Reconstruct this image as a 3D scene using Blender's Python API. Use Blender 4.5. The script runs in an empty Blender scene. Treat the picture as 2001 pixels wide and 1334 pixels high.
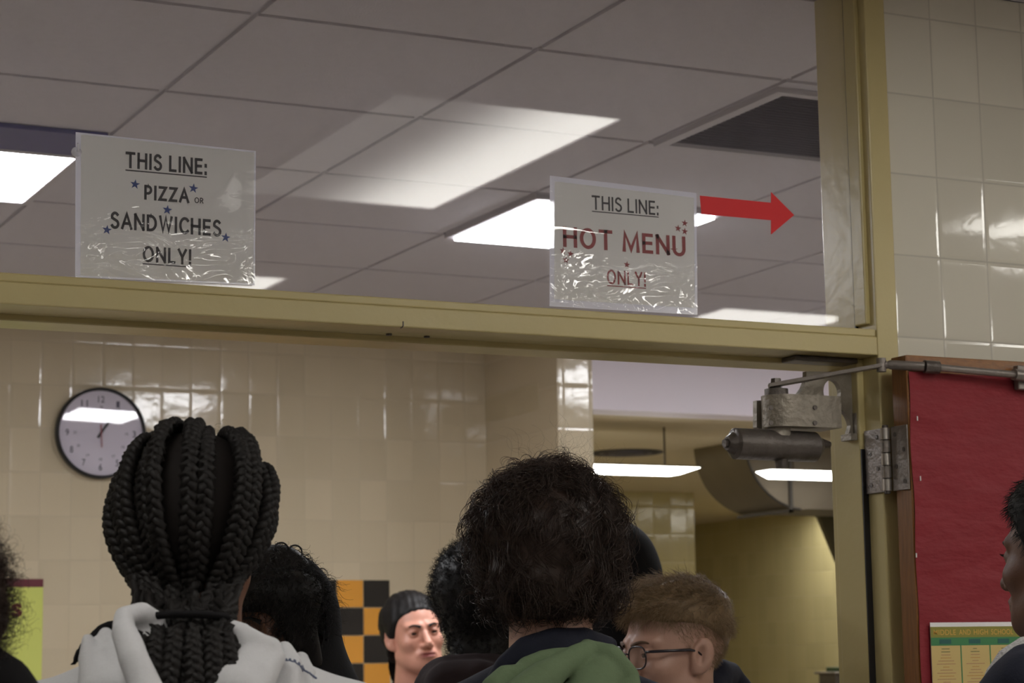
import bpy, bmesh, math, random
import numpy as np
from mathutils import Vector, Matrix

C = bpy.context.scene.collection
SC = bpy.context.scene
# ------------------------------------------------------------------ camera
CZ = 1.51                                   # eye height of the photographer
FPX = 4142.35                               # focal length in pixels of a 2001 px wide frame
YAW, PITCH, ROLL = math.radians(26.23406), math.radians(8.44582), math.radians(-0.86339)


def cam_axes():
    cy, sy, cp, sp = math.cos(YAW), math.sin(YAW), math.cos(PITCH), math.sin(PITCH)
    fwd = np.array([sy * cp, cy * cp, sp])
    right = np.array([cy, -sy, 0.0])
    up = np.cross(right, fwd)
    c, s = math.cos(ROLL), math.sin(ROLL)
    return c * right + s * up, -s * right + c * up, fwd


AR, AU, AF = cam_axes()
cam = bpy.data.cameras.new('camera')
cam.sensor_width = 36.0
cam.lens = FPX / 2001 * 36.0
cam.clip_start = 0.05
cam.dof.use_dof = True
cam.dof.focus_distance = 3.1
cam.dof.aperture_fstop = 11.0
camo = bpy.data.objects.new('camera', cam)
C.objects.link(camo)
camo.matrix_world = Matrix(((AR[0], AU[0], -AF[0], 0), (AR[1], AU[1], -AF[1], 0), (AR[2], AU[2], -AF[2], CZ), (0, 0, 0, 1)))
SC.camera = camo
SC.view_settings.view_transform = 'Standard'
SC.view_settings.look = 'None'
SC.view_settings.exposure = 0.0
SC.view_settings.gamma = 1.0
SC.view_settings.use_curve_mapping = False
w = bpy.data.worlds.new('world')
SC.world = w
w.use_nodes = True
w.node_tree.nodes['Background'].inputs[0].default_value = (0.5, 0.5, 0.55, 1)
w.node_tree.nodes['Background'].inputs[1].default_value = 0.02

E_SERVERY = 27.0      # luminous panels of the serving room
E_KITCHEN = 12.0
E_FRONT = 14.0        # hall fixtures, one tube burning in each
HC = 1.235 + CZ      # ceiling height
YF, YG, YB = 3.10, 3.16, 3.26               # door frame: front face, glass, back face
XJ = 2.262                                  # right jamb
ZD = 0.526 + CZ                             # door head
YW = 7.45                                   # back wall of the serving room


def at(px, py, Y):
    """point on the plane at depth Y seen in direction (px, py) of the photograph"""
    v = AR * ((px - 1000.5) / FPX) - AU * ((py - 667.0) / FPX) + AF
    v = v * (Y / v[1])
    return Vector((v[0], v[1], v[2] + CZ))


# ------------------------------------------------------------------ helpers
def tag(o, label=None, cat=None, group=None, kind=None):
    if label: o['label'] = label
    if cat: o['category'] = cat
    if group: o['group'] = group
    if kind: o['kind'] = kind
    return o


def link(name, me, mat=None, parent=None, smooth=False):
    o = bpy.data.objects.new(name, me)
    C.objects.link(o)
    if mat is not None:
        for m in (mat if isinstance(mat, (list, tuple)) else [mat]):
            me.materials.append(m)
    if parent is not None: o.parent = parent
    if smooth and len(me.polygons):
        me.polygons.foreach_set('use_smooth', [True] * len(me.polygons))
    return o


def empty(name, loc, rz=0.0):
    o = bpy.data.objects.new(name, None)
    o.empty_display_size = 0.1
    C.objects.link(o)
    o.location = loc
    o.rotation_euler = (0, 0, rz)
    return o


def pyd(name, v, f, mat=None, parent=None, smooth=False):
    me = bpy.data.meshes.new(name)
    me.from_pydata([tuple(map(float, p)) for p in v], [], [tuple(map(int, q)) for q in f])
    me.update()
    return link(name, me, mat, parent, smooth)


class MB:
    """collects shapes, builds ONE mesh"""
    def __init__(s): s.v, s.f, s.m = [], [], []

    def add(s, v, f, m=0):
        n = len(s.v)
        s.v += [tuple(map(float, p)) for p in v]
        s.f += [tuple(i + n for i in q) for q in f]
        s.m += [m] * len(f)
        return s

    def box(s, a, b, m=0):
        x0, y0, z0 = a; x1, y1, z1 = b
        v = [(x0, y0, z0), (x1, y0, z0), (x1, y1, z0), (x0, y1, z0), (x0, y0, z1), (x1, y0, z1), (x1, y1, z1), (x0, y1, z1)]
        return s.add(v, [(0, 3, 2, 1), (4, 5, 6, 7), (0, 1, 5, 4), (1, 2, 6, 5), (2, 3, 7, 6), (3, 0, 4, 7)], m)

    def prism(s, pts, d, m=0):
        """pts: closed outline of Vectors, extruded by vector d"""
        n = len(pts); d = Vector(d)
        v = [Vector(p) for p in pts] + [Vector(p) + d for p in pts]
        f = [tuple(range(n - 1, -1, -1)), tuple(range(n, 2 * n))] + [(i, (i + 1) % n, n + (i + 1) % n, n + i) for i in range(n)]
        return s.add(v, f, m)

    def tube(s, pts, rad, n=16, m=0, cap=True):
        pts = [Vector(p) for p in pts]
        k = len(pts)
        rad = rad if isinstance(rad, (list, tuple)) else [rad] * k
        base = len(s.v)
        ref = None
        for i, p in enumerate(pts):
            t = (pts[min(i + 1, k - 1)] - pts[max(i - 1, 0)]).normalized()
            if t.length < .5: t = last
            last = t
            if ref is None: ref = t.orthogonal().normalized()
            ref = (ref - t * ref.dot(t)).normalized()
            b = t.cross(ref)
            for j in range(n):
                a = 2 * math.pi * j / n
                s.v.append(tuple(p + (ref * math.cos(a) + b * math.sin(a)) * rad[i]))
        for i in range(k - 1):
            for j in range(n):
                s.f.append((base + i * n + j, base + i * n + (j + 1) % n, base + (i + 1) * n + (j + 1) % n, base + (i + 1) * n + j)); s.m.append(m)
        if cap:
            s.f.append(tuple(base + j for j in range(n - 1, -1, -1))); s.m.append(m)
            s.f.append(tuple(base + (k - 1) * n + j for j in range(n))); s.m.append(m)
        return s

    def build(s, name, mat=None, parent=None, smooth=False, bevel=0.0, seg=2, auto=False):
        me = bpy.data.meshes.new(name)
        me.from_pydata(s.v, [], s.f)
        o = link(name, me, mat, parent, smooth)
        me.polygons.foreach_set('material_index', s.m)
        if auto:
            me.polygons.foreach_set('use_smooth', [True] * len(me.polygons))
            try: me.set_sharp_from_angle(angle=math.radians(38))
            except Exception: pass
        me.update()
        if bevel > 0:
            md = o.modifiers.new('bevel', 'BEVEL'); md.width = bevel; md.segments = seg; md.limit_method = 'ANGLE'
            md.angle_limit = math.radians(40)
            md.harden_normals = False
        return o


# ------------------------------------------------------------------ materials
def newmat(name):
    m = bpy.data.materials.new(name); m.use_nodes = True
    nt = m.node_tree
    b = nt.nodes.get('Principled BSDF')
    return m, nt, b


def srgb(r, g, b):
    f = lambda c: (c / 255 / 12.92) if c / 255 <= .04045 else ((c / 255 + .055) / 1.055) ** 2.4
    return (f(r), f(g), f(b), 1)


def M(name, col, rough=.5, metal=0.0, noise=0.0, nscale=20, bump=0.0, bscale=80, spec=.5, sheen=0.0, attr=None, stretch=None):
    m, nt, b = newmat(name)
    N, L = nt.nodes.new, nt.links.new
    b.inputs['Roughness'].default_value = rough
    b.inputs['Metallic'].default_value = metal
    b.inputs['Specular IOR Level'].default_value = spec
    b.inputs['Base Color'].default_value = col
    if sheen: b.inputs['Sheen Weight'].default_value = sheen
    tc = N('ShaderNodeTexCoord')
    src = tc.outputs['Object']
    if stretch:
        mp = N('ShaderNodeMapping'); mp.inputs['Scale'].default_value = stretch; L(src, mp.inputs[0]); src = mp.outputs[0]
    colsock = None
    if noise > 0:
        t = N('ShaderNodeTexNoise'); t.inputs['Scale'].default_value = nscale; t.inputs['Detail'].default_value = 5
        L(src, t.inputs['Vector'])
        mx = N('ShaderNodeMix'); mx.data_type = 'RGBA'
        mx.inputs[6].default_value = tuple(c * (1 - noise) for c in col[:3]) + (1,)
        mx.inputs[7].default_value = tuple(min(1, c * (1 + noise)) for c in col[:3]) + (1,)
        L(t.outputs['Fac'], mx.inputs[0]); colsock = mx.outputs[2]
    if attr:                     # tint: lips, brows ... painted skin colours stored on the mesh
        a = N('ShaderNodeAttribute'); a.attribute_name = attr[0]
        mx2 = N('ShaderNodeMix'); mx2.data_type = 'RGBA'
        if colsock: L(colsock, mx2.inputs[6])
        else: mx2.inputs[6].default_value = col
        mx2.inputs[7].default_value = attr[1]
        L(a.outputs['Fac'], mx2.inputs[0]); colsock = mx2.outputs[2]
    if colsock: L(colsock, b.inputs['Base Color'])
    if bump > 0:
        t2 = N('ShaderNodeTexNoise'); t2.inputs['Scale'].default_value = bscale; t2.inputs['Detail'].default_value = 6
        L(src, t2.inputs['Vector'])
        bp = N('ShaderNodeBump'); bp.inputs['Strength'].default_value = bump; bp.inputs['Distance'].default_value = .01
        L(t2.outputs['Fac'], bp.inputs['Height']); L(bp.outputs[0], b.inputs['Normal'])
    return m


def emit(name, col, strength):
    m, nt, b = newmat(name)
    b.inputs['Base Color'].default_value = (.8, .8, .8, 1)
    b.inputs['Emission Color'].default_value = col
    b.inputs['Emission Strength'].default_value = strength
    return m


def tile_mat(name, col, grout, tw, th, ax=0, rough=.12, tilt=.02, ox=0.0, oz=0.0, gw=.0035, cvar=.05, wav=.0011):
    """glazed tiles: pillowed edges, each tile set a touch out of true"""
    m, nt, b = newmat(name)
    N, L = nt.nodes.new, nt.links.new
    tc = N('ShaderNodeTexCoord'); sp = N('ShaderNodeSeparateXYZ'); L(tc.outputs['Object'], sp.inputs[0])

    def mth(op, a, c=None, e=None):
        n = N('ShaderNodeMath'); n.operation = op
        for i, q in enumerate((a, c, e)):
            if q is None: continue
            if isinstance(q, (int, float)): n.inputs[i].default_value = q
            else: L(q, n.inputs[i])
        return n.outputs[0]
    u = mth('DIVIDE', mth('SUBTRACT', sp.outputs[ax], ox), tw)
    v = mth('DIVIDE', mth('SUBTRACT', sp.outputs[2], oz), th)
    fu, fv = mth('FRACT', u), mth('FRACT', v)
    iu, iv = mth('FLOOR', u), mth('FLOOR', v)
    cm = N('ShaderNodeCombineXYZ'); L(iu, cm.inputs[0]); L(iv, cm.inputs[1])
    wn = N('ShaderNodeTexWhiteNoise'); wn.noise_dimensions = '3D'; L(cm.outputs[0], wn.inputs['Vector'])
    # distance to tile edge in metres
    du = mth('MULTIPLY', mth('MINIMUM', fu, mth('SUBTRACT', 1.0, fu)), tw)
    dv = mth('MULTIPLY', mth('MINIMUM', fv, mth('SUBTRACT', 1.0, fv)), th)
    d = mth('MINIMUM', du, dv)
    edge = N('ShaderNodeMapRange'); edge.interpolation_type = 'SMOOTHSTEP'
    L(d, edge.inputs[0]); edge.inputs[1].default_value = gw * .25; edge.inputs[2].default_value = gw
    edge.inputs[3].default_value = 0; edge.inputs[4].default_value = 1
    pil = N('ShaderNodeMapRange'); pil.interpolation_type = 'SMOOTHSTEP'
    L(d, pil.inputs[0]); pil.inputs[1].default_value = 0; pil.inputs[2].default_value = gw * 3
    pil.inputs[3].default_value = 0; pil.inputs[4].default_value = .0005
    ws = N('ShaderNodeSeparateColor'); L(wn.outputs['Color'], ws.inputs[0])
    tl = mth('ADD', mth('MULTIPLY', mth('MULTIPLY', mth('SUBTRACT', ws.outputs[0], .5), tilt), mth('MULTIPLY', fu, tw)),
             mth('MULTIPLY', mth('MULTIPLY', mth('SUBTRACT', ws.outputs[1], .5), tilt), mth('MULTIPLY', fv, th)))
    nz = N('ShaderNodeTexNoise'); nz.inputs['Scale'].default_value = 14; nz.inputs['Detail'].default_value = 3
    L(tc.outputs['Object'], nz.inputs['Vector'])
    h = mth('ADD', mth('ADD', tl, pil.outputs[0]), mth('MULTIPLY', nz.outputs['Fac'], wav))
    bp = N('ShaderNodeBump'); bp.inputs['Strength'].default_value = 1.0; bp.inputs['Distance'].default_value = 1.0
    L(h, bp.inputs['Height'])
    L(bp.outputs[0], b.inputs['Normal'])
    mv = N('ShaderNodeMix'); mv.data_type = 'RGBA'
    mv.inputs[6].default_value = tuple(c * (1 - cvar) for c in col[:3]) + (1,)
    mv.inputs[7].default_value = tuple(c * (1 + cvar) for c in col[:3]) + (1,)
    L(ws.outputs[2], mv.inputs[0])
    mx = N('ShaderNodeMix'); mx.data_type = 'RGBA'
    L(edge.outputs[0], mx.inputs[0]); mx.inputs[6].default_value = grout; L(mv.outputs[2], mx.inputs[7])
    L(mx.outputs[2], b.inputs['Base Color'])
    rr = N('ShaderNodeMapRange'); L(edge.outputs[0], rr.inputs[0]); rr.inputs[3].default_value = .6; rr.inputs[4].default_value = rough
    L(rr.outputs[0], b.inputs['Roughness'])
    return m


def sheet_mat(name, haze, rough=.06, bump=.0, bscale=9, tint=(1, 1, 1, 1), hazecol=(.9, .9, .95, 1), ior=1.5, dirt=0.0, low=False):
    """clear glass or plastic film: see-through, mirror-like by Fresnel, a little haze"""
    m, nt, b = newmat(name)
    N, L = nt.nodes.new, nt.links.new
    nt.nodes.remove(b)
    out = nt.nodes['Material Output']
    tr = N('ShaderNodeBsdfTransparent'); tr.inputs[0].default_value = tint
    tl = N('ShaderNodeBsdfTranslucent'); tl.inputs[0].default_value = hazecol
    df = N('ShaderNodeBsdfDiffuse'); df.inputs[0].default_value = hazecol
    gl = N('ShaderNodeBsdfGlossy'); gl.inputs['Roughness'].default_value = rough
    # reflectance by angle, the same from either side of the film
    f0 = ((ior - 1) / (ior + 1)) ** 2
    ge = N('ShaderNodeNewGeometry'); dt = N('ShaderNodeVectorMath'); dt.operation = 'DOT_PRODUCT'
    L(ge.outputs['Incoming'], dt.inputs[0]); L(ge.outputs['Normal'], dt.inputs[1])

    def mth(op, a_, b_=None):
        n_ = N('ShaderNodeMath'); n_.operation = op
        for i_, q_ in enumerate((a_, b_)):
            if q_ is None: continue
            if isinstance(q_, (int, float)): n_.inputs[i_].default_value = q_
            else: L(q_, n_.inputs[i_])
        return n_.outputs[0]
    fr = mth('ADD', f0, mth('MULTIPLY', 1 - f0, mth('POWER', mth('SUBTRACT', 1.0, mth('ABSOLUTE', dt.outputs['Value'])), 5.0)))
    hz = N('ShaderNodeMixShader'); hz.inputs[0].default_value = .5
    L(tl.outputs[0], hz.inputs[1]); L(df.outputs[0], hz.inputs[2])
    a = N('ShaderNodeMixShader'); a.inputs[0].default_value = haze
    L(tr.outputs[0], a.inputs[1]); L(hz.outputs[0], a.inputs[2])
    tc = N('ShaderNodeTexCoord')
    if dirt > 0:
        t = N('ShaderNodeTexNoise'); t.inputs['Scale'].default_value = 5; t.inputs['Detail'].default_value = 8; t.inputs['Roughness'].default_value = .7
        L(tc.outputs['Object'], t.inputs['Vector'])
        mr = N('ShaderNodeMapRange'); L(t.outputs['Fac'], mr.inputs[0]); mr.inputs[1].default_value = .45; mr.inputs[2].default_value = .75
        mr.inputs[3].default_value = haze; mr.inputs[4].default_value = haze + dirt; L(mr.outputs[0], a.inputs[0])
    f = N('ShaderNodeMixShader')
    L(fr, f.inputs[0]); L(a.outputs[0], f.inputs[1]); L(gl.outputs[0], f.inputs[2])
    L(f.outputs[0], out.inputs['Surface'])
    if bump > 0:
        t = N('ShaderNodeTexNoise'); t.inputs['Scale'].default_value = bscale; t.inputs['Detail'].default_value = 2.5
        t.inputs['Distortion'].default_value = .8
        mp = N('ShaderNodeMapping'); mp.inputs['Scale'].default_value = (1, 1, 1.9); L(tc.outputs['Object'], mp.inputs[0])
        L(mp.outputs[0], t.inputs['Vector'])
        bp = N('ShaderNodeBump'); bp.inputs['Strength'].default_value = 1; bp.inputs['Distance'].default_value = bump
        hs_ = t.outputs['Fac']
        if low:                    # the film is crumpled mostly along its lower half
            sp = N('ShaderNodeSeparateXYZ'); L(tc.outputs['Generated'], sp.inputs[0])
            mr = N('ShaderNodeMapRange'); mr.interpolation_type = 'SMOOTHSTEP'; L(sp.outputs[2], mr.inputs[0])
            mr.inputs[1].default_value = .25; mr.inputs[2].default_value = .62; mr.inputs[3].default_value = 1; mr.inputs[4].default_value = .04
            mm = N('ShaderNodeMath'); mm.operation = 'MULTIPLY'; L(hs_, mm.inputs[0]); L(mr.outputs[0], mm.inputs[1]); hs_ = mm.outputs[0]
        L(hs_, bp.inputs['Height'])
        L(bp.outputs[0], gl.inputs['Normal'])
    return m


m_ceil = M('mineral_ceiling_tile', srgb(192, 187, 192), .9, noise=.05, nscale=60, bump=.25, bscale=220)
m_grid = M('ceiling_grid_metal', srgb(182, 177, 182), .55)
m_frame = M('olive_cream_gloss_paint', srgb(194, 179, 128), .32, noise=.05, nscale=6, bump=.12, bscale=30)
m_yellow = tile_mat('cream_wall_tile', srgb(203, 188, 160), srgb(192, 177, 149), .1105, .1555, 0, rough=.1, tilt=.03, ox=.036, oz=.003)
m_yellow_y = tile_mat('cream_wall_tile_return', srgb(203, 188, 160), srgb(192, 177, 149), .1105, .1555, 1, rough=.1, tilt=.03, oz=.003)
m_kit = tile_mat('yellow_kitchen_tile', srgb(188, 176, 132), srgb(180, 168, 126), .1105, .1555, 0, rough=.14, tilt=.05)
m_kit_y = tile_mat('yellow_kitchen_tile_return', srgb(188, 176, 132), srgb(180, 168, 126), .1105, .1555, 1, rough=.14, tilt=.05)
m_grey_tile = tile_mat('pale_grey_wall_tile', srgb(214, 209, 194), srgb(188, 183, 169), .1085, .1525, 0, rough=.06, tilt=.03, wav=.0004,
                       ox=at(1834, 430, 3.115)[0] % .1085, oz=at(1752, 497, 3.115)[2] % .1525, gw=.0026)
m_white = M('white_wall_paint', srgb(232, 222, 230), .6, noise=.03, nscale=4)
m_kceil = M('kitchen_ceiling_paint', srgb(196, 181, 150), .8, noise=.06, nscale=5)
m_floor = M('vinyl_floor', srgb(176, 170, 166), .35, noise=.2, nscale=30)
m_hallwall = M('hall_wall_paint', srgb(205, 196, 180), .7, noise=.04, nscale=3)
m_black = M('black_plastic', srgb(22, 21, 24), .4)
m_steel = M('worn_steel', srgb(132, 124, 118), .38, metal=.55, noise=.25, nscale=30, bump=.15, bscale=120)
m_castiron = M('aged_cast_metal', srgb(140, 132, 120), .42, metal=.4, noise=.3, nscale=40, bump=.3, bscale=90)
m_darkiron = M('dark_cast_metal', srgb(92, 85, 80), .36, metal=.4, noise=.3, nscale=40, bump=.25, bscale=90)
m_galv = M('galvanised_duct_metal', srgb(96, 86, 72), .5, metal=.5, noise=.18, nscale=9)
m_wood = M('varnished_oak', srgb(128, 84, 42), .35, noise=.45, nscale=22, bump=.1, bscale=60, stretch=(9, 9, .8))
m_woodh = M('varnished_oak_top', srgb(134, 88, 44), .35, noise=.45, nscale=22, bump=.1, bscale=60, stretch=(3, 9, 9))
m_red = M('red_craft_paper', srgb(130, 37, 45), .62, noise=.1, nscale=7, bump=.9, bscale=9, spec=.3, stretch=(1, 1, 2.2))
m_paper = M('white_paper', srgb(244, 243, 242), .8)
_nt = m_paper.node_tree
_t = _nt.nodes.new('ShaderNodeBsdfTranslucent'); _t.inputs[0].default_value = srgb(226, 224, 222)
_m = _nt.nodes.new('ShaderNodeMixShader'); _m.inputs[0].default_value = .2
_nt.links.new(_nt.nodes['Principled BSDF'].outputs[0], _m.inputs[1]); _nt.links.new(_t.outputs[0], _m.inputs[2])
_nt.links.new(_m.outputs[0], _nt.nodes['Material Output'].inputs['Surface'])
m_arrow = M('red_card', srgb(228, 40, 46), .6)
m_ink = M('black_ink', srgb(28, 28, 34), .5)
m_redink = M('dark_red_ink', srgb(140, 34, 36), .5)
m_blueink = M('blue_ink', srgb(36, 66, 136), .5)
m_glass = sheet_mat('window_glass', .035, rough=.02, ior=1.45, dirt=.05, hazecol=(.85, .82, .95, 1))
m_sleeve = sheet_mat('plastic_sleeve', .05, rough=.03, bump=.0105, bscale=13, hazecol=(.9, .9, 1, 1), ior=1.95, low=True)
m_border = sheet_mat('plastic_sleeve_weld', .75, rough=.1, hazecol=(.92, .92, 1, 1))
m_bluegrey = M('blue_grey_metal', srgb(34, 34, 112), .5)
m_vent = M('grey_vent_louvre', srgb(92, 86, 90), .7)
m_servlamp = emit('luminous_panel', (.965, .97, 1, 1), E_SERVERY)
m_fillpanel = emit('added_fill_lens', (1, .97, .88, 1), 7.0)  # glow of the added, unseen kitchen fill panels
m_kitlamp = emit('kitchen_luminous_lens', (1, 1, .94, 1), E_KITCHEN)


def half_lit():
    m = emit('hall_luminous_lens', (1, .97, .9, 1), E_FRONT)
    nt = m.node_tree; N, L = nt.nodes.new, nt.links.new
    tc = N('ShaderNodeTexCoord'); sp = N('ShaderNodeSeparateXYZ'); L(tc.outputs['Generated'], sp.inputs[0])
    mr = N('ShaderNodeMapRange'); mr.interpolation_type = 'SMOOTHERSTEP'
    L(sp.outputs[0], mr.inputs[0]); mr.inputs[1].default_value = .22; mr.inputs[2].default_value = 1.0
    mr.inputs[3].default_value = .05 * E_FRONT; mr.inputs[4].default_value = E_FRONT
    L(mr.outputs[0], nt.nodes['Principled BSDF'].inputs['Emission Strength'])
    return m


m_halllamp = half_lit()
m_halllamp_full = emit('hall_luminous_lens_full', (1, .97, .9, 1), E_FRONT)

# ------------------------------------------------------------------ the setting
def slab(name, a, b, mat, **k):
    o = MB().box(a, b).build(name, mat)
    return tag(o, kind='structure', **k)


slab('floor', (-6, -6, -.1), (9, 14, 0), m_floor, label='brown vinyl floor of hall and kitchen', cat='floor')

# suspended ceiling of the serving room: tiles hang a few millimetres below the T bars
T = .6096
gx0, gy0 = 1.315 - 8 * T, 3.767 - 1 * T
cb = MB()
cb.box((-3.2, YB, HC + .008), (7.2, YW + .2, HC + .1), 1)
for i in range(18):
    for j in range(8):
        x0, y0 = gx0 + i * T + .007, gy0 + j * T + .009
        x1, y1 = x0 + T - .014, y0 + T - .018
        y0 = max(y0, YB + .01); y1 = min(y1, YW - .01); x1 = min(x1, 6.9); x0 = max(x0, -3.1)
        if y1 - y0 < .05 or x1 - x0 < .05: continue
        cb.box((x0, y0, HC), (x1, y1, HC + .0079), 0)
tag(cb.build('ceiling', [m_ceil, m_grid]), 'suspended ceiling of square off-white tiles behind the glass', 'ceiling', kind='structure')
slab('ceiling_hall', (-5, -5.5, HC), (8, YF + .01, HC + .1), m_ceil, label='hall ceiling on the near side of the doorway', cat='ceiling')

# front wall with the doorway
XO = .45                                     # left jamb
fw = MB()
fw.box((XJ + .046, YF + .015, 0), (8, YB, HC))
fw.box((-5, YF + .015, 0), (XO - .046, YB, HC))
tag(fw.build('wall_front', m_grey_tile), 'pale grey glazed tile wall beside the doorway', 'wall', kind='structure')
# steel frame: jambs, header and transom bar in one welded frame
fr = MB()
for s, x in ((1, XJ), (-1, XO)):
    xs = x - s * .0001
    a, b_ = sorted((x, x + s * .046))
    fr.box((a, YF, 0), (b_, YB, HC - .002))
    # door stop on the jamb
    a, b_ = sorted((x - s * .013, x + s * .01))
    fr.box((a, YF + .048, 0), (b_, YB - .03, ZD))
    # glazing bead of the transom light
    a, b_ = sorted((x - s * .009, x + s * .01))
    fr.box((a, YF + .02, ZD + .06), (b_, YG - .004, HC - .002))
fr.box((XO, YF, ZD), (XJ, YB + .04, ZD + .034))
fr.box((XO, YF + .0035, ZD + .034), (XJ, YB, ZD + .048))
fr.box((XO, YF + .09, ZD - .010), (XJ, YB + .01, ZD + .01))
fro = fr.build('trim_1', m_frame, bevel=.0025)
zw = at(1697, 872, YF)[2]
MB().box((XJ - .0122, YF + .0445, .01), (XJ - .0003, YF + .0478, zw)).build('stop_shade_strip', m_black, fro)  # black strip standing in for the shade on the door stop face
tag(fro, 'olive cream painted steel door frame with transom bar', 'door frame', kind='structure')
gl = MB().box((XO + .001, YG, ZD + .049), (XJ - .0005, YG + .005, HC - .003)).build('window_1', m_glass)
tag(gl, 'clear glass transom light over the doorway', 'window', kind='structure')
gk = MB()
gk.box((XJ - .006, YG - .004, ZD + .049), (XJ - .0006, YG - .0005, HC - .004))
tag(gk.build('gasket', m_black, gl), 'dark glazing gasket')

# serving room walls
slab('wall_back', (-3.2, YW, 0), (3.551, YW + .15, HC), m_yellow, label='cream glazed tile back wall of the serving room', cat='wall')
YP, XP = 6.836, 3.696
pr = MB()
pr.box((3.551, YP, 0), (XP, YW + .15, HC))
tag(pr.build('wall_pier', [m_yellow]), 'cream tile pier where the back wall steps forward', 'wall', kind='structure')
slab('wall_header', (XP, YP, .896 + CZ), (7.2, YP + .15, HC), m_white, label='white painted header above the kitchen opening', cat='wall')
slab('wall_left', (-3.35, YB, 0), (-3.2, YW + .15, HC), m_yellow_y, label='tile wall at the left end of the serving room', cat='wall')
slab('wall_right', (7.2, YB, 0), (7.35, YP, HC), m_yellow_y, label='tile wall at the right end of the serving room', cat='wall')
# kitchen behind
ZK = .905 + CZ
slab('ceiling_kitchen', (3.55, YP + .15, ZK), (8.2, 13.6, ZK + .1), m_kceil, label='low tan painted kitchen ceiling', cat='ceiling')
slab('wall_kitchen', (3.55, 10.35, 0), (6.235, 10.5, ZK), m_kit, label='yellow tile kitchen wall facing the opening', cat='wall')
slab('wall_kitchen_far', (6.0, 13.2, 0), (8.2, 13.35, ZK), m_kit, label='farthest yellow tile kitchen wall', cat='wall')
slab('wall_kitchen_side', (7.8, YP + .15, 0), (7.95, 13.2, ZK), m_kit_y, label='yellow tile kitchen side wall running away from the doorway', cat='wall')
slab('wall_kitchen_return', (6.085, 10.5, 0), (6.235, 13.2, ZK), m_kit_y, label='yellow tile return wall in the kitchen', cat='wall')
slab('wall_kitchen_left', (3.55, YW + .15, 0), (3.69, 10.35, ZK), m_kit_y, label='yellow tile wall on the left of the kitchen', cat='wall')
# hall around the photographer
slab('wall_hall_left', (-5.15, -5.5, 0), (-5, YB, HC), m_hallwall, label='painted hall wall on the left', cat='wall')
slab('wall_hall_right', (8, -5.5, 0), (8.15, YB, HC), m_hallwall, label='painted hall wall on the right', cat='wall')
slab('wall_hall_rear', (-5, -5.65, 0), (8, -5.5, HC), m_hallwall, label='painted hall wall behind the photographer', cat='wall')

# chequered tiles set into the back wall
ck = MB()
cx0, cz0, cw, ch = 3.1375, .2915 + CZ, .108, .1035
for i in range(9):
    for j in range(11):
        x1 = cx0 - i * cw; z1 = cz0 - j * ch
        ck.box((x1 - cw + .0035, YW - .005, z1 - ch + .0035), (x1, YW + .002, z1), (i + j) % 2)
m_ckb = M('black_glazed_tile', srgb(38, 34, 32), .15)
m_cko = M('amber_glazed_tile', srgb(226, 158, 62), .15, noise=.06, nscale=9)
tag(ck.build('trim_2', [m_ckb, m_cko], bevel=.001, seg=1), 'black and amber chequered tiles on the cream wall', 'tiles', kind='structure')

# ------------------------------------------------------------------ ceiling fixtures
def panel_light(name, x0, y0, lx, ly, z, mlens, label, cat, group, strip=False, frame=m_grid, drop=.009):
    e = empty(name, (x0 + lx / 2, y0 + ly / 2, z))
    tag(e, label, cat, group)
    hx, hy = lx / 2, ly / 2
    f = MB()
    t = .022
    for a, b in (((-hx, -hy), (hx, -hy + t)), ((-hx, hy - t), (hx, hy)), ((-hx, -hy + t), (-hx + t, hy - t)), ((hx - t, -hy + t), (hx, hy - t))):
        f.box((a[0], a[1], -.014), (b[0], b[1], -.0005))
    f.build('fixture_frame', frame, e, bevel=.002)
    MB().box((-hx + t, -hy + t, -drop), (hx - t, hy - t, -.0008)).build('lens', mlens, e, bevel=.002)
    if strip:
        s = MB()
        s.box((-hx + .005, -hy - .215, -.012), (hx - .005, -hy - .002, -.0008))
        tag(s.build('end_panel', m_bluegrey, e, bevel=.002), 'dark blue grey metal end panel')
    return e


GL = 'luminous ceiling panels of the serving room'
panel_light('ceiling_light', 1.315 - T + .005, 4.996, T - .01, T - .01, HC, m_servlamp, 'glowing white square ceiling panel with blue grey end strip, beside the pizza sign', 'ceiling light', GL, strip=True, drop=.010)
panel_light('ceiling_light', 2.54, 4.996, T - .01, T - .01, HC, m_servlamp, 'glowing white square ceiling panel behind the hot menu sign', 'ceiling light', GL, drop=.022)
panel_light('ceiling_light', 4.366, 4.996, T - .01, T - .01, HC, m_servlamp, 'glowing white square ceiling panel to the right, past the door jamb', 'ceiling light', GL, drop=.022)
panel_light('ceiling_light', -1.12, 4.996, T - .01, T - .01, HC, m_servlamp, 'glowing white square ceiling panel beyond the left side of the doorway', 'ceiling light', GL, drop=.022)
GK = 'long kitchen ceiling lights'


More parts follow.
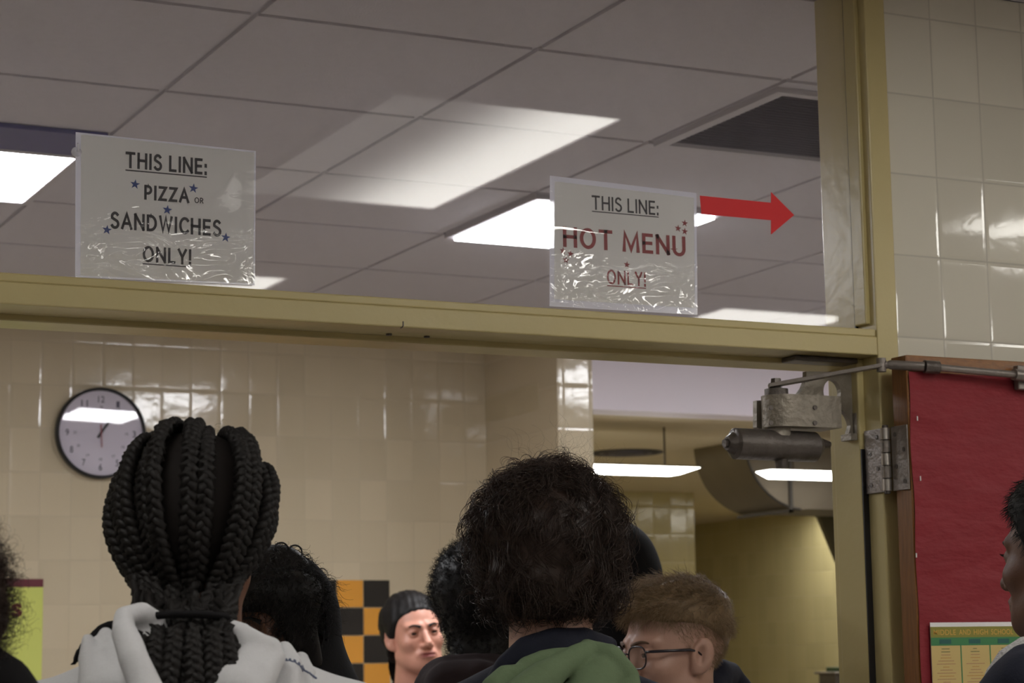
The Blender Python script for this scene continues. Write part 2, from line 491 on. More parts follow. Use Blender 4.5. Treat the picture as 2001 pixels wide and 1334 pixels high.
def strip_light(pxa, pxb, endl, endr, label):
    """surface strip with a wrap-round prismatic lens whose ends slope"""
    Yk = 7.3
    a_, b_ = at(pxa, 918, Yk), at(pxb, 922, Yk)
    zt, zb = at(1300, 911, Yk)[2], at(1300, 925, Yk)[2]
    e = empty('kitchen_light', ((a_[0] + b_[0]) / 2, Yk + .06, zt)); tag(e, label, 'ceiling light', GK)
    hl = (b_[0] - a_[0]) / 2
    m_ = MB()
    hh = zb - zt
    P8 = [(-hl, -.06, 0), (hl, -.06, 0), (hl, .06, 0), (-hl, .06, 0), (-hl + endl, -.045, hh), (hl - endr, -.045, hh), (hl - endr, .045, hh), (-hl + endl, .045, hh)]
    m_.add(P8, [(0, 1, 2, 3), (4, 7, 6, 5), (0, 4, 5, 1), (1, 5, 6, 2), (2, 6, 7, 3), (3, 7, 4, 0)])
    m_.build('lens', m_kitlamp, e, bevel=.004)
    MB().box((-hl - .005, -.065, .0005), (hl + .005, .065, .006)).build('housing', m_galv, e, bevel=.002)
    for q in (-.6, .6):
        MB().tube([(hl * q, 0, .006), (hl * q, 0, ZK - zt - .0005)], .004, 10).build('stem', m_galv, e)


panel_light('kitchen_light', 3.75, 8.2, .60, 1.2, ZK, m_fillpanel, 'added flat fill panel on the kitchen ceiling, unseen behind the pier', 'ceiling light', GK)  # added out of view to brighten the dark kitchen
panel_light('kitchen_light', 6.62, 8.3, .7, 1.1, ZK, m_fillpanel, 'added flat fill panel on the kitchen ceiling, unseen behind the right jamb', 'ceiling light', GK)  # added out of view; brightens the kitchen and glints on its tile
panel_light('kitchen_light', 7.15, 10.25, .6, 1.15, ZK, m_fillpanel, 'added flat fill panel deep in the kitchen, unseen above the duct line', 'ceiling light', GK)  # added behind the duct to light the dark side wall
strip_light(1080, 1371, .03, .09, 'long bright kitchen strip light beside the pier, left of the duct')
strip_light(1506, 1800, .05, .03, 'long bright kitchen strip light below the door closer, cut off by the jamb')
GH = 'hall ceiling lights'
HL = {}
for i, (nx, x) in enumerate((('left', -.48), ('middle', 1.755), ('right', 3.985))):
    for ny, y in (('first', 1.065), ('second', -1.165), ('third', -3.4)):
        panel_light('hall_light', x, y, .61, 1.12, HC, m_halllamp_full if nx == 'right' else m_halllamp, 'long %s ceiling light over the hall, %s column, %s row from the doorway' % ('fully lit' if nx == 'right' else 'half-lit', nx, ny), 'ceiling light', GH)
# ceiling vent
v = empty('ceiling_vent', (2.54 + T / 2, 3.767 + T / 2 + .02, HC))
tag(v, 'dark grey square return air vent in the ceiling beside the jamb', 'vent')
vm = MB()
for k in range(24):
    y = -.245 + k * .0205
    vm.prism([(-.27, y, -.009), (-.27, y + .017, -.002), (-.27, y + .017, -.0005), (-.27, y, -.0075)], (.54, 0, 0))
vm.box((-.272, -.25, -.0009), (.272, .25, -.0002))
vm.build('louvre', m_vent, v)
vf = MB()
for a, b in (((-.3, -.275), (.3, -.25)), ((-.3, .25), (.3, .275)), ((-.3, -.25), (-.272, .25)), ((.272, -.25), (.3, .25))):
    vf.box((a[0], a[1], -.012), (b[0], b[1], -.0003))
vf.build('vent_frame', m_grid, v)
kv = empty('ceiling_vent', (4.68, 8.35, ZK))
tag(kv, 'small dark round vent in the kitchen ceiling near the pier', 'vent')
kr = MB()
for r0, r1, z in ((.05, .08, -.012), (.09, .12, -.009), (.13, .165, -.006)):
    n = 32
    vs = []
    for j in range(n):
        a = 2 * math.pi * j / n
        vs += [(r0 * math.cos(a), r0 * math.sin(a), -.001), (r1 * math.cos(a), r1 * math.sin(a), z), (r1 * math.cos(a), r1 * math.sin(a), -.0005)]
    kr.add(vs, [(3 * j, 3 * j + 1, 3 * ((j + 1) % n) + 1, 3 * ((j + 1) % n)) for j in range(n)] + [(3 * j + 1, 3 * j + 2, 3 * ((j + 1) % n) + 2, 3 * ((j + 1) % n) + 1) for j in range(n)])
kr.build('diffuser_ring', m_vent, kv)
MB().tube([(0, 0, -.0006), (0, 0, -.004)], .17, 32).build('backing', M('dark_vent_backing', srgb(46, 42, 40), .8), kv)

# ------------------------------------------------------------------ kitchen duct
d = empty('air_duct', (5.2, 7.9, .61 + CZ)); tag(d, 'dull galvanised duct elbow hanging below the kitchen ceiling', 'duct')
n = 18
prof = [(5.2 - .3 * math.cos(a), .9035 - .2935 * math.sin(a)) for a in [math.pi / 2 * i / n for i in range(n + 1)]]
outl = [Vector((x - 5.2, -.2, z - .61)) for x, z in prof] + [Vector((0, -.2, .2935))]
MB().prism(outl, (0, .42, 0)).build('elbow', m_galv, d, auto=True)
fl = MB()
fl.box((-.082, -.208, -.012), (-.066, -.196, .29)); fl.box((-.082, -.208, -.012), (-.066, .226, .0))
# curved edge seams of the elbow
fl.tube([Vector((x - 5.2, -.202, z - .61)) for x, z in prof[:-1]], .006, 8)
fl.build('seam', M('dark_duct_seam', srgb(52, 46, 40), .6, metal=.2), d)
MB().box((.0, -.196, .004), (2.2, .21, .285)).build('straight_duct', m_galv, d)
# extractor hood behind, only its corner shows past the jamb
hd = empty('extractor_hood', (6.6, 8.6, .3 + CZ)); tag(hd, 'dark sloping corner of an extractor hood just past the door jamb', 'extractor hood')
p0, p1, p2 = at(1598, 1003, 8.6), at(1780, 1003, 8.6), at(1650, 1130, 8.6)
o_ = Vector((6.6, 8.6, .3 + CZ))
hm = MB().prism([p0 - o_, p1 - o_, at(1700, 1150, 8.6) - o_, p2 - o_], (0, .03, 0)); hm.build('hood_body', M('dark_hood_metal', srgb(84, 78, 56), .5, metal=.4), hd, bevel=.004)
MB().box(tuple(p0 - o_ + Vector((.05, -.02, -.012))), tuple(p1 - o_ + Vector((.1, .1, .03)))).build('hood_rim', m_darkiron, hd)
MB().tube([(.85, .06, .0), (.85, .06, .603)], .05, 16).build('hood_flue', m_galv, hd)

# kitchen counter things at the lower right of the opening
ct = empty('kitchen_counter', (6.75, 9.3, 0)); tag(ct, 'stainless kitchen counter with a raised shelf behind the right jamb', 'counter')
MB().box((-.35, -.3, .86), (.7, .35, .9)).build('worktop', m_steel, ct, bevel=.004)
MB().box((-.33, -.28, .1), (.68, .33, .86)).build('cabinet_body', m_steel, ct)
MB().box((-.35, -.02, 1.285), (.7, .33, 1.305)).build('shelf', m_steel, ct)
for x in (-.3, .64):
    MB().box((x, .26, .9), (x + .025, .285, 1.285)).build('shelf_post', m_steel, ct)
for x in (-.31, .62):
    for y in (-.26, .28): MB().tube([(x, y, 0), (x, y, .1)], .02, 12).build('leg', m_steel, ct)
pn = empty('steam_pan', (6.56, 9.42, 1.305)); tag(pn, 'grey steel pan on the kitchen shelf beside the jamb', 'pan')
pm = MB().prism([(-.1, -.08, 0), (.1, -.08, 0), (.1, .08, 0), (-.1, .08, 0)], (0, 0, .095)); pm.build('pan_body', m_darkiron, pn, bevel=.012)
MB().box((-.115, -.095, .088), (.115, .095, .1)).build('pan_rim', m_steel, pn, bevel=.003)
gb = empty('tray', (6.585, 9.42, 1.4055)); tag(gb, 'dark green plastic tray lying across the steel pan', 'tray')
m_green = M('dark_green_plastic', srgb(70, 92, 62), .4)
MB().box((-.07, -.06, 0), (.1, .06, .01)).build('tray_base', m_green, gb, bevel=.003)
tr_ = MB()
for a, b in (((-.08, -.07), (.11, -.058)), ((-.08, .058), (.11, .07)), ((-.08, -.058), (-.068, .058)), ((.098, -.058), (.11, .058))): tr_.box((a[0], a[1], 0), (b[0], b[1], .024))
tr_.build('tray_rim', m_green, gb, bevel=.003)

# ------------------------------------------------------------------ text and stars
GLY = {   # strokes on a unit-high cell: polylines, advance width
    'T': ([[(0, 1), (.62, 1)], [(.31, 1), (.31, 0)]], .62), 'H': ([[(0, 0), (0, 1)], [(.62, 0), (.62, 1)], [(0, .52), (.62, .52)]], .62),
    'I': ([[(0, 0), (0, 1)]], .0), 'L': ([[(0, 1), (0, 0), (.44, 0)]], .44), 'N': ([[(0, 0), (0, 1)], [(0, 1), (.64, 0)], [(.64, 0), (.64, 1)]], .64),
    'E': ([[(.46, 1), (0, 1), (0, 0), (.46, 0)], [(0, .52), (.42, .52)]], .46), 'Z': ([[(0, 1), (.54, 1), (0, 0), (.54, 0)]], .54),
    'A': ([[(-.03, 0), (.32, 1), (.67, 0)], [(.10, .33), (.54, .33)]], .64), 'W': ([[(0, 1), (.22, 0), (.45, .97), (.68, 0), (.90, 1)]], .90),
    'M': ([[(0, 0), (.05, 1), (.41, .06), (.77, 1), (.82, 0)]], .82), 'Y': ([[(0, 1), (.29, .45), (.58, 1)], [(.29, .45), (.29, 0)]], .58),
    ':': ([[(0, .06), (0, -.02)], [(0, .62), (0, .54)]], .0), '!': ([[(0, 1), (0, .33)], [(0, .05), (0, -.03)]], .0), ' ': ([], .06)}


def _arc(cx, cy, rx, ry, a0, a1, n=16): return [(cx + rx * math.cos(math.radians(a0 + (a1 - a0) * k / n)), cy + ry * math.sin(math.radians(a0 + (a1 - a0) * k / n))) for k in range(n + 1)]


GLY['O'] = ([_arc(.37, .5, .37, .52, 0, 360, 32)], .74)
GLY['C'] = ([_arc(.36, .5, .36, .52, 48, 312, 24)], .58)
GLY['D'] = ([[(0, 0), (0, 1)], [(0, 1), (.2, 1)] + _arc(.2, .5, .42, .5, 90, -90, 20) + [(0, 0)]], .62)
GLY['P'] = ([[(0, 0), (0, 1)], [(0, 1), (.2, 1)] + _arc(.2, .71, .28, .29, 90, -90, 14) + [(0, .42)]], .48)
GLY['R'] = ([[(0, 0), (0, 1)], [(0, 1), (.2, 1)] + _arc(.2, .73, .27, .27, 90, -90, 14) + [(0, .46)], [(.22, .46), (.52, 0)]], .50)
GLY['S'] = ([_arc(.25, .755, .235, .265, 38, 200, 14) + _arc(.25, .245, .255, .265, 62, -148, 18)], .5)
GLY['U'] = ([[(0, 1), (0, .32)] + _arc(.3, .32, .3, .34, 180, 360, 18) + [(.6, 1)]], .6)


def stroke_text(s, w_, h_, bold):
    """heavy sans lettering fitted to width and height; flat, facing -Y"""
    wt = .5 * bold
    V, F, x = [], [], 0.0
    for ch in s:
        st, adv = GLY[ch]
        for pl in st:
            P = [Vector((x + a * (1 - 2 * wt) + wt * 1.0, b * (1 - 2 * wt) + wt)) for a, b in pl]
            closed = (P[0] - P[-1]).length < 1e-6
            L_, R_ = [], []
            n_ = len(P)
            for i, q in enumerate(P):
                d0 = (q - P[i - 1]).normalized() if i > 0 else ((P[0] - P[-2]).normalized() if closed else None)
                d1 = (P[i + 1] - q).normalized() if i < n_ - 1 else ((P[1] - P[0]).normalized() if closed else None)
                d0 = d0 or d1; d1 = d1 or d0
                nrm_ = Vector((-(d0 + d1).y, (d0 + d1).x))
                if nrm_.length < .3: nrm_ = Vector((-d0.y, d0.x))
                nrm_.normalize()
                cs = max(.42, nrm_.dot(Vector((-d0.y, d0.x))))
                e = Vector((0, 0))
                if not closed and i == 0: e = -d1 * (wt if abs(d1.y) > .5 else wt * .9)
                if not closed and i == n_ - 1: e = d0 * (wt if abs(d0.y) > .5 else wt * .9)
                L_.append(q + e + nrm_ * (wt / cs)); R_.append(q + e - nrm_ * (wt / cs))
            b0 = len(V)
            for l_, r_ in zip(L_, R_): V += [(l_.x, l_.y), (r_.x, r_.y)]
            for i in range(n_ - 1): F.append((b0 + 2 * i, b0 + 2 * i + 1, b0 + 2 * i + 3, b0 + 2 * i + 2))
        x += adv * (1 - 2 * wt) + 2 * wt + .13
    V = np.array(V)
    V[:, 0] = (V[:, 0] - (V[:, 0].min() + V[:, 0].max()) / 2) * (w_ / (V[:, 0].max() - V[:, 0].min()))
    V[:, 1] = (V[:, 1] - .5) * h_
    return [(a, 0, b) for a, b in V], F


def text_mesh(s, w_, h_, bold=.0):
    """flat lettering fitted to width w_ and cap height h_, centred, lying in local XZ facing -Y; returns verts, faces"""
    cu = bpy.data.curves.new('txt', 'FONT'); cu.body = s; cu.size = 1.0; cu.offset = bold
    cu.space_character = 1.06
    o = bpy.data.objects.new('txt', cu); C.objects.link(o)
    bpy.context.view_layer.update()
    me = bpy.data.meshes.new_from_object(o.evaluated_get(bpy.context.evaluated_depsgraph_get()))
    V = np.array([v.co[:] for v in me.vertices]); F = [tuple(p.vertices) for p in me.polygons]
    bpy.data.objects.remove(o); bpy.data.meshes.remove(me)
    mn, mx = V.min(0), V.max(0)
    V[:, 0] = (V[:, 0] - (mn[0] + mx[0]) / 2) * (w_ / (mx[0] - mn[0]))
    V[:, 1] = (V[:, 1] - .36) * (h_ / .73)
    return [(a, 0, b) for a, b, _ in V], F


def star_pts(r, rot=0):
    return [((r if k % 2 == 0 else r * .4) * math.sin(rot + k * math.pi / 5), 0, (r if k % 2 == 0 else r * .4) * math.cos(rot + k * math.pi / 5)) for k in range(10)]


def put_text(mb, s, px0, px1, py, hpx, Y, o, bold=.02, under=None, m=0, slope=None):
    """lettering spanning px0..px1 about row py on the plane Y, added to mesh builder relative to o"""
    a, b = at(px0, py, Y), at(px1, py, Y)
    c = at((px0 + px1) / 2, py, Y)
    h_ = at(px0, py - hpx / 2, Y)[2] - at(px0, py + hpx / 2, Y)[2]
    wd = b[0] - a[0]
    V, F = stroke_text(s, wd, h_, bold) if s.isupper() else text_mesh(s, wd, h_, bold)
    tilt = 0 if slope is None else slope
    off = c - o
    mb.add([(x + off[0], off[1], z + off[2] + x * tilt) for x, y, z in V], F, m)
    if under:
        z0 = off[2] - h_ * .5 - under
        t = under * .42
        for s_ in (-1,):
            mb.add([(off[0] - wd / 2, off[1], z0 - tilt * wd / 2), (off[0] + wd / 2, off[1], z0 + tilt * wd / 2),
                    (off[0] + wd / 2, off[1], z0 + t + tilt * wd / 2), (off[0] - wd / 2, off[1], z0 + t - tilt * wd / 2)], [(0, 1, 2, 3)], m)


def put_star(mb, px, py, rpx, Y, o, rot=.1, m=0):
    c = at(px, py, Y) - o
    r = at(px, py - rpx, Y)[2] - at(px, py, Y)[2]
    P = star_pts(r, rot)
    mb.add([(c[0], c[1], c[2])] + [(x + c[0], c[1], z + c[2]) for x, _, z in P], [(0, 1 + k, 1 + (k + 1) % 10) for k in range(10)], m)


YS = YG - .003        # signs stand against the near side of the glass


def hung_sign(corners, label, build, margin, lift):
    cs = [at(px, py, YS) for px, py in corners]           # tl tr br bl
    o = Vector(((cs[2][0] + cs[3][0]) / 2, YS, ZD + .0485))
    e = empty('hanging_sign', o); tag(e, label, 'sign', 'paper signs in plastic sleeves on the transom glass')
    q = [c - o for c in cs]
    q[3][2] = max(q[3][2], .001); q[2][2] = max(q[2][2], .001)

    def inset(l, t, r, b):
        def bil(u, v_):
            top = q[0].lerp(q[1], u); bot = q[3].lerp(q[2], u)
            return top.lerp(bot, v_)
        return [bil(l, t), bil(1 - r, t), bil(1 - r, 1 - b), bil(l, 1 - b)]
    pq = inset(*margin)
    MB().prism([p + Vector((0, .0002, 0)) for p in pq], (0, .0006, 0)).build('paper', m_paper, e)
    # sleeve: finely divided so it can bulge a little
    nx, ny = 40, 30
    vs = []
    for j in range(ny + 1):
        for i in range(nx + 1):
            u, v_ = i / nx, j / ny
            p = q[0].lerp(q[1], u).lerp(q[3].lerp(q[2], u), v_)
            q_ = v_ / .42 if v_ < .42 else (1 - v_) / .58
            q_ = q_ * q_ * (3 - 2 * q_) if v_ < .42 else q_
            sm = min(1, max(0, (v_ - .40) / .18)); sm = sm * sm * (3 - 2 * sm)
            bul = .0012 + .0026 * q_ * math.sin(math.pi * min(1, .12 + u)) ** .5 + sm * lift * (1 - u) * min(1, u / .05 + .1)
            vs.append((p[0], p[1] - bul, p[2]))
    fs = [(j * (nx + 1) + i, (j + 1) * (nx + 1) + i, (j + 1) * (nx + 1) + i + 1, j * (nx + 1) + i + 1) for j in range(ny) for i in range(nx)]
    pyd('sleeve', vs, fs, m_sleeve, e, smooth=True)
    # welded clear border of the sleeve
    bd = MB()
    Q = q; I = pq
    for a in range(4):
        b_ = (a + 1) % 4
        bd.prism([Q[a], Q[b_], I[b_], I[a]], (0, .0008, 0))
    bd.build('sleeve_border', m_border, e)
    build(e, o)
    return e


def b1(e, o):
    Yt = YS - .0002
    t = MB()
    put_text(t, 'THIS LINE:', 246, 405, 319, 32, Yt, o, .17, under=.0045)
    t.build('lettering', m_ink, e); t = MB()
    put_text(t, 'PIZZA', 282, 371, 379, 29, Yt, o, .18)
    t.build('lettering', m_ink, e); t = MB()
    put_text(t, 'OR', 380, 398, 391.5, 11, Yt, o, .16)
    t.build('lettering', m_ink, e); t = MB()
    put_text(t, 'SANDWICHES', 217, 434, 438, 33, Yt, o, .17)
    t.build('lettering', m_ink, e); t = MB()
    put_text(t, 'ONLY!', 279, 374, 499, 31, Yt, o, .17, under=.004)
    t.build('lettering', m_ink, e)
    for px, py in ((264, 360), (378, 368), (327, 410), (209, 449), (441, 464)):
        s = MB(); put_star(s, px, py, 10, Yt, o); s.build('star', m_blueink, e)


def b2(e, o):
    Yt = YS - .0002
    t = MB()
    put_text(t, 'THIS LINE:', 1157, 1287, 401, 28, Yt, o, .14, under=.004)
    t.build('lettering', m_ink, e)
    t = MB()
    put_text(t, 'HOT MENU', 1102, 1341, 472, 40, Yt, o, .17)
    t.build('lettering', m_redink, e); t = MB()
    put_text(t, 'ONLY!', 1186, 1262, 543, 28, Yt, o, .15, under=.004)
    t.build('lettering', m_redink, e)
    for px, py in ((1225, 517), (1338, 436), (1325, 446), (1338, 452), (1100, 490), (1115, 496), (1106, 508)):
        s = MB(); put_star(s, px, py, 7.5, Yt, o); s.build('star', m_redink, e)


hung_sign([(148, 258), (500, 295), (498, 557), (147, 541)], 'white sign in a clear sleeve reading THIS LINE: PIZZA OR SANDWICHES ONLY!', b1, (.028, .012, .008, .012), .0008)
hung_sign([(1075, 343), (1361, 377), (1363, 615), (1074, 598)], 'white sign in a bright-edged sleeve reading THIS LINE: HOT MENU ONLY!', b2, (.03, .04, .018, .055), .0115)
ap = [at(x, y, YG - .0015) for x, y in ((1368, 382), (1507, 396), (1507, 375), (1552, 420), (1507, 458), (1507, 430), (1371, 418))]
o_ = Vector(ap[0])
ar = MB().prism([p - o_ for p in ap], (0, .0011, 0)).build('arrow', m_arrow); ar.location = o_
tag(ar, 'red card arrow pointing right, stuck to the glass', 'arrow')
sc_ = empty('suction_cup', at(150, 297, YG - .002)); tag(sc_, 'small clear suction cup holding the corner of the pizza sign', 'suction cup')
m_clear = sheet_mat('clear_soft_plastic', .5, rough=.1)
MB().tube([(0, .0015, 0), (0, -.001, 0), (0, -.004, 0), (0, -.006, 0)], [.0085, .0075, .004, .0025], 20).build('cup', m_clear, sc_, smooth=True)
MB().tube([(0, -.006, 0), (0, -.0085, .004), (0, -.009, .009), (0, -.006, .012)], [.0022, .0022, .002, .0016], 10).build('hook', m_clear, sc_, smooth=True)

# ------------------------------------------------------------------ clock
ck_o = at(194, 847, YW)
ce = empty('wall_clock', (ck_o[0], YW, ck_o[2])); tag(ce, 'round white wall clock with black rim and domed glass on the cream wall', 'clock')
R0 = .164
n = 64


def lathe(prof_, n=64):
    """prof_: (r, y) pairs, revolved about local Y"""
    v, f = [], []
    for r, y in prof_:
        for j in range(n):
            a = 2 * math.pi * j / n
            v.append((r * math.cos(a), y, r * math.sin(a)))
    for i in range(len(prof_) - 1):
        for j in range(n):
            f.append((i * n + j, i * n + (j + 1) % n, (i + 1) * n + (j + 1) % n, (i + 1) * n + j))
    return v, f


v_, f_ = lathe([(R0 - .004, -.0005), (R0, -.006), (R0, -.03), (R0 - .003, -.037), (R0 - .008, -.038), (R0 - .011, -.034), (R0 - .011, -.022)])
pyd('rim', v_, f_, m_black, ce, smooth=True)
v_, f_ = lathe([(R0 - .0105, -.022), (.06, -.022), (.0005, -.022)])
pyd('dial', v_, f_, M('clock_dial_paper', srgb(216, 208, 222), .6), ce)
m_ckink = M('clock_ink', srgb(70, 66, 88), .6)
for h_ in range(1, 13):
    a = math.radians(30 * h_)
    V, F = text_mesh(str(h_), .024 if h_ > 9 else .0125, .024, .012)
    MB().add([(x + .122 * math.sin(a), -.0225, z + .122 * math.cos(a)) for x, y, z in V], F).build('numeral', m_ckink, ce)
    V, F = text_mesh(str(h_ + 12), .011, .010, .01)
    MB().add([(x + .094 * math.sin(a), -.0225, z + .094 * math.cos(a)) for x, y, z in V], F).build('small_numeral', m_ckink, ce)


def hand(name, ang, l, back, wd, y, mat):
    a = math.radians(ang)
    dx, dz = math.sin(a), math.cos(a)
    P = lambda s, t: (dx * s + dz * t, y, dz * s - dx * t)
    MB().prism([P(-back, -wd * .7), P(-back, wd * .7), P(l, wd * .45), P(l, -wd * .45)], (0, -.001, 0)).build(name, mat, ce)


hand('hour_hand', 33, .068, .02, .0075, -.0235, m_ink)
hand('minute_hand', 37, .112, .022, .005, -.0255, m_ink)
hand('second_hand', 177, .052, .03, .003, -.0275, M('clock_red', srgb(150, 40, 50), .5))
R_ = R0 - .012
dome = [(R_ * math.sqrt(t), -.0345 + .1 * (R_ ** 2) * t) for t in (1, .8, .6, .4, .25, .12, .04, .0001)]
v_, f_ = lathe(dome)
pyd('dome_lens', v_, f_, sheet_mat('clock_lens', .03, rough=.03, ior=1.75), ce, smooth=True).rotation_euler = (-.008, 0, .052)

# ------------------------------------------------------------------ poster on the back wall
po = at(84, 1131, YW)
pe = empty('poster', (po[0] - .25, YW, po[2] - .75)); tag(pe, 'lime yellow poster with a maroon top bar on the cream wall', 'poster')
MB().box((-.25, -.004, 0), (.25, -.0005, .722)).build('sheet', M('lime_paper', srgb(206, 212, 110), .75), pe)
MB().box((-.25, -.006, .722), (.25, -.0005, .75)).build('header_bar', M('maroon_plastic', srgb(104, 36, 48), .5), pe)
tm = MB(); o_ = Vector(pe.location)
put_text(tm, 'es', -8, 43, 1185, 36, YW - .0043, o_, .03)
tm.build('lettering', M('maroon_ink', srgb(122, 52, 44), .6), pe)

# ------------------------------------------------------------------ open door with red paper, hinge and menu
XD, Y0, Y1 = 2.2645, 3.02, 3.064
DT = .1711 * 3.02 + CZ
de = empty('door_1', (XD, Y1, 0)); tag(de, 'varnished wooden door swung fully open against the tile wall', 'door', kind='structure')
MB().box((0, Y0 - Y1, .01), (.9, 0, DT)).build('door_leaf', [m_woodh], de, bevel=.002)
MB().box((-.0012, Y0 - Y1 + .001, .012), (.0008, -.001, DT - .001)).build('edge_strip', m_wood, de)
# knob off frame, keeps the leaf a door
v_, f_ = lathe([(.0, -.11), (.018, -.108), (.027, -.095), (.026, -.08), (.012, -.07), (.011, -.05), (.03, -.048), (.03, -.0441)], 24)
kb = pyd('door_knob', [(x + .83, y, z + .95) for x, y, z in v_], f_, m_steel, de, smooth=True)
hz0, hz1 = .0912 * 3.06 + CZ, .1285 * 3.06 + CZ
for zz0, zz1, vis in ((hz0, hz1, True), (.95, 1.064, False), (.2, .314, False)):
    he = empty('hinge', (XD - .004, 3.078, zz0)); he.parent = None
    tag(he, 'grey steel butt hinge between the frame and the %s of the open door' % ('top' if vis else ('middle' if zz0 > .5 else 'bottom')), 'hinge', 'door hinges')
    hh = zz1 - zz0
    a = MB(); a.box((-.0045, .012, 0), (-.0015, .066, hh))           # leaf on the rabbet
    a.build('leaf_plate', m_steel, he, bevel=.0008)
    a = MB(); a.box((-.0012, -.0565, 0), (.0018, -.010, hh)); a.build('leaf_plate', m_steel, he, bevel=.0008)
    for k in range(5):
        g = hh / 5
        MB().tube([(-.006, 0, k * g + .0012), (-.006, 0, (k + 1) * g - .0012)], .0085, 18).build('knuckle', m_steel if k % 2 else M('bright_steel', srgb(190, 184, 178), .28, metal=.9), he, auto=True)
    MB().tube([(-.006, 0, -.004), (-.006, 0, hh + .004)], .0055, 14).build('hinge_pin', m_darkiron, he, auto=True)
    for k in range(4):
        z = hh * (.13 + .247 * k)
        for y, xx in ((.028 if k % 2 else .05, -.0047), (-.022 if k % 2 else -.046, -.0014)):
            MB().tube([(xx, y, z), (xx - .0008, y, z)], .0042, 12).build('screw', m_darkiron, he)

# red craft paper on the door
pz1 = at(1790, 727, Y0)[2]
nx, nz = 60, 90
rng = np.random.default_rng(3)
vs = []
wv = rng.uniform(0, 6.28, 12)
for j in range(nz + 1):
    for i in range(nx + 1):
        u, t = i / nx, j / nz
        x = .8985 * u
        z = pz1 - 1.15 * t
        y = -.0016 - .0016 * (1 + math.sin(9 * t * 3.1 + 2.3 * math.sin(3 * u + wv[0]))) * (.35 + .65 * u) - .0012 * (1 + math.sin(31 * t + 5 * u + wv[1])) * .5
        if u == 0: x = .0006 + .0012 * math.sin(40 * t)
        vs.append((x, y, z))
fs = [(j * (nx + 1) + i, (j + 1) * (nx + 1) + i, (j + 1) * (nx + 1) + i + 1, j * (nx + 1) + i + 1) for j in range(nz) for i in range(nx)]
rp = empty('paper_cover', (XD, Y0, 0)); tag(rp, 'wrinkled red craft paper covering the open door', 'paper')
pyd('paper_sheet', vs, fs, m_red, rp, smooth=True)
for px, py in ((1787, 818), (1793, 935), (1785, 1085)):
    p = at(px, py, Y0) - Vector((XD, Y0, 0))
    MB().box((p[0], -.008, p[2] - .004), (p[0] + .0016, -.0062, p[2] + .004)).build('staple', m_paper, rp)
# menu sheet
mo = at(1817, 1216, Y0 - .009)
me_ = empty('menu_sheet', (mo[0] + .19, Y0 - .009, mo[2] - .5)); tag(me_, 'tan menu grid with a green heading pinned on the red paper', 'menu')
MW, MH = .38, .5
m_tan = M('tan_menu_print', srgb(196, 172, 110), .6)
m_mgreen = M('green_menu_print', srgb(58, 122, 76), .6)
m_olive = M('olive_menu_print', srgb(132, 128, 52), .6)
MB().box((-MW / 2, -.0006, 0), (MW / 2, .0006, MH)).build('sheet', m_paper, me_)
MB().box((-MW / 2, -.0010, MH - .026), (MW / 2, -.0006, MH - .0075)).build('heading_band', m_olive, me_)
MB().box((-MW / 2, -.0010, MH - .040), (MW / 2, -.0006, MH - .026)).build('day_band', m_mgreen, me_)
MB().box((-MW / 2, -.0010, .005), (MW / 2, -.0006, MH - .040)).build('grid_field', m_tan, me_)
gd = MB()
for i in range(1, 6):
    x = -MW / 2 + i * .0635
    gd.box((x - .0012, -.0013, .005), (x + .0012, -.0010, MH - .040))
for j in range(1, 6):
    z = MH - .040 - j * .076
    gd.box((-MW / 2, -.0013, z - .0008), (MW / 2, -.0010, z + .0008))
gd.build('grid_lines', m_mgreen, me_)
m_tanl = M('tan_lettering', srgb(206, 160, 70), .6)
for wd_, x0_, x1_ in (('MIDDLE', -.184, -.136), ('AND', -.129, -.104), ('HIGH', -.097, -.066), ('SCHOOL', -.059, -.010), ('MENU', -.003, .033)):
    V, F = text_mesh(wd_, x1_ - x0_, .0095, .004)
    MB().add([(x + (x0_ + x1_) / 2, -.0013, z + MH - .0168) for x, y, z in V], F).build('lettering', m_tanl, me_)
rg = random.Random(5)
m_teal = M('dark_teal_print', srgb(34, 90, 84), .6)
for i in range(6):
    bl = MB().box((-MW / 2 + i * .0635 + .018, -.0014, MH - .037), (-MW / 2 + i * .0635 + .043, -.0011, MH - .029)); bl.build('day_mark', m_teal, me_)
m_cell = [M('menu_print_dark', srgb(72, 84, 48), .6), M('menu_print_rose', srgb(166, 122, 92), .6), M('menu_print_amber', srgb(182, 132, 70), .6)]
for i in range(6):
    for j in range(6):
        ln = MB()
        cx = -MW / 2 + i * .0635 + .0305
        for k in range(13):
            z = MH - .045 - j * .076 - k * .0052
            if z < .012: continue
            wd = rg.uniform(.006, .021) * (.55 if k < 4 else 1)
            ln.box((cx - wd, -.0013, z - .0011), (cx + wd, -.0010, z), 0 if k < 2 else (1 if (k + j) % 3 else 2))
        if ln.v: ln.build('cell_print', m_cell, me_)

# ------------------------------------------------------------------ door closer
YC = 3.172
XS = XJ - .0135          # face of the door stop
dc0 = at(1515, 800, YC)
dc = empty('door_closer', (dc0[0], YC, ZD)); tag(dc, 'old cast metal door closer hung from the door head by a pierced bracket', 'door closer')
O = Vector(dc.location)
L_ = lambda px, py, Y=YC: at(px, py, Y) - O


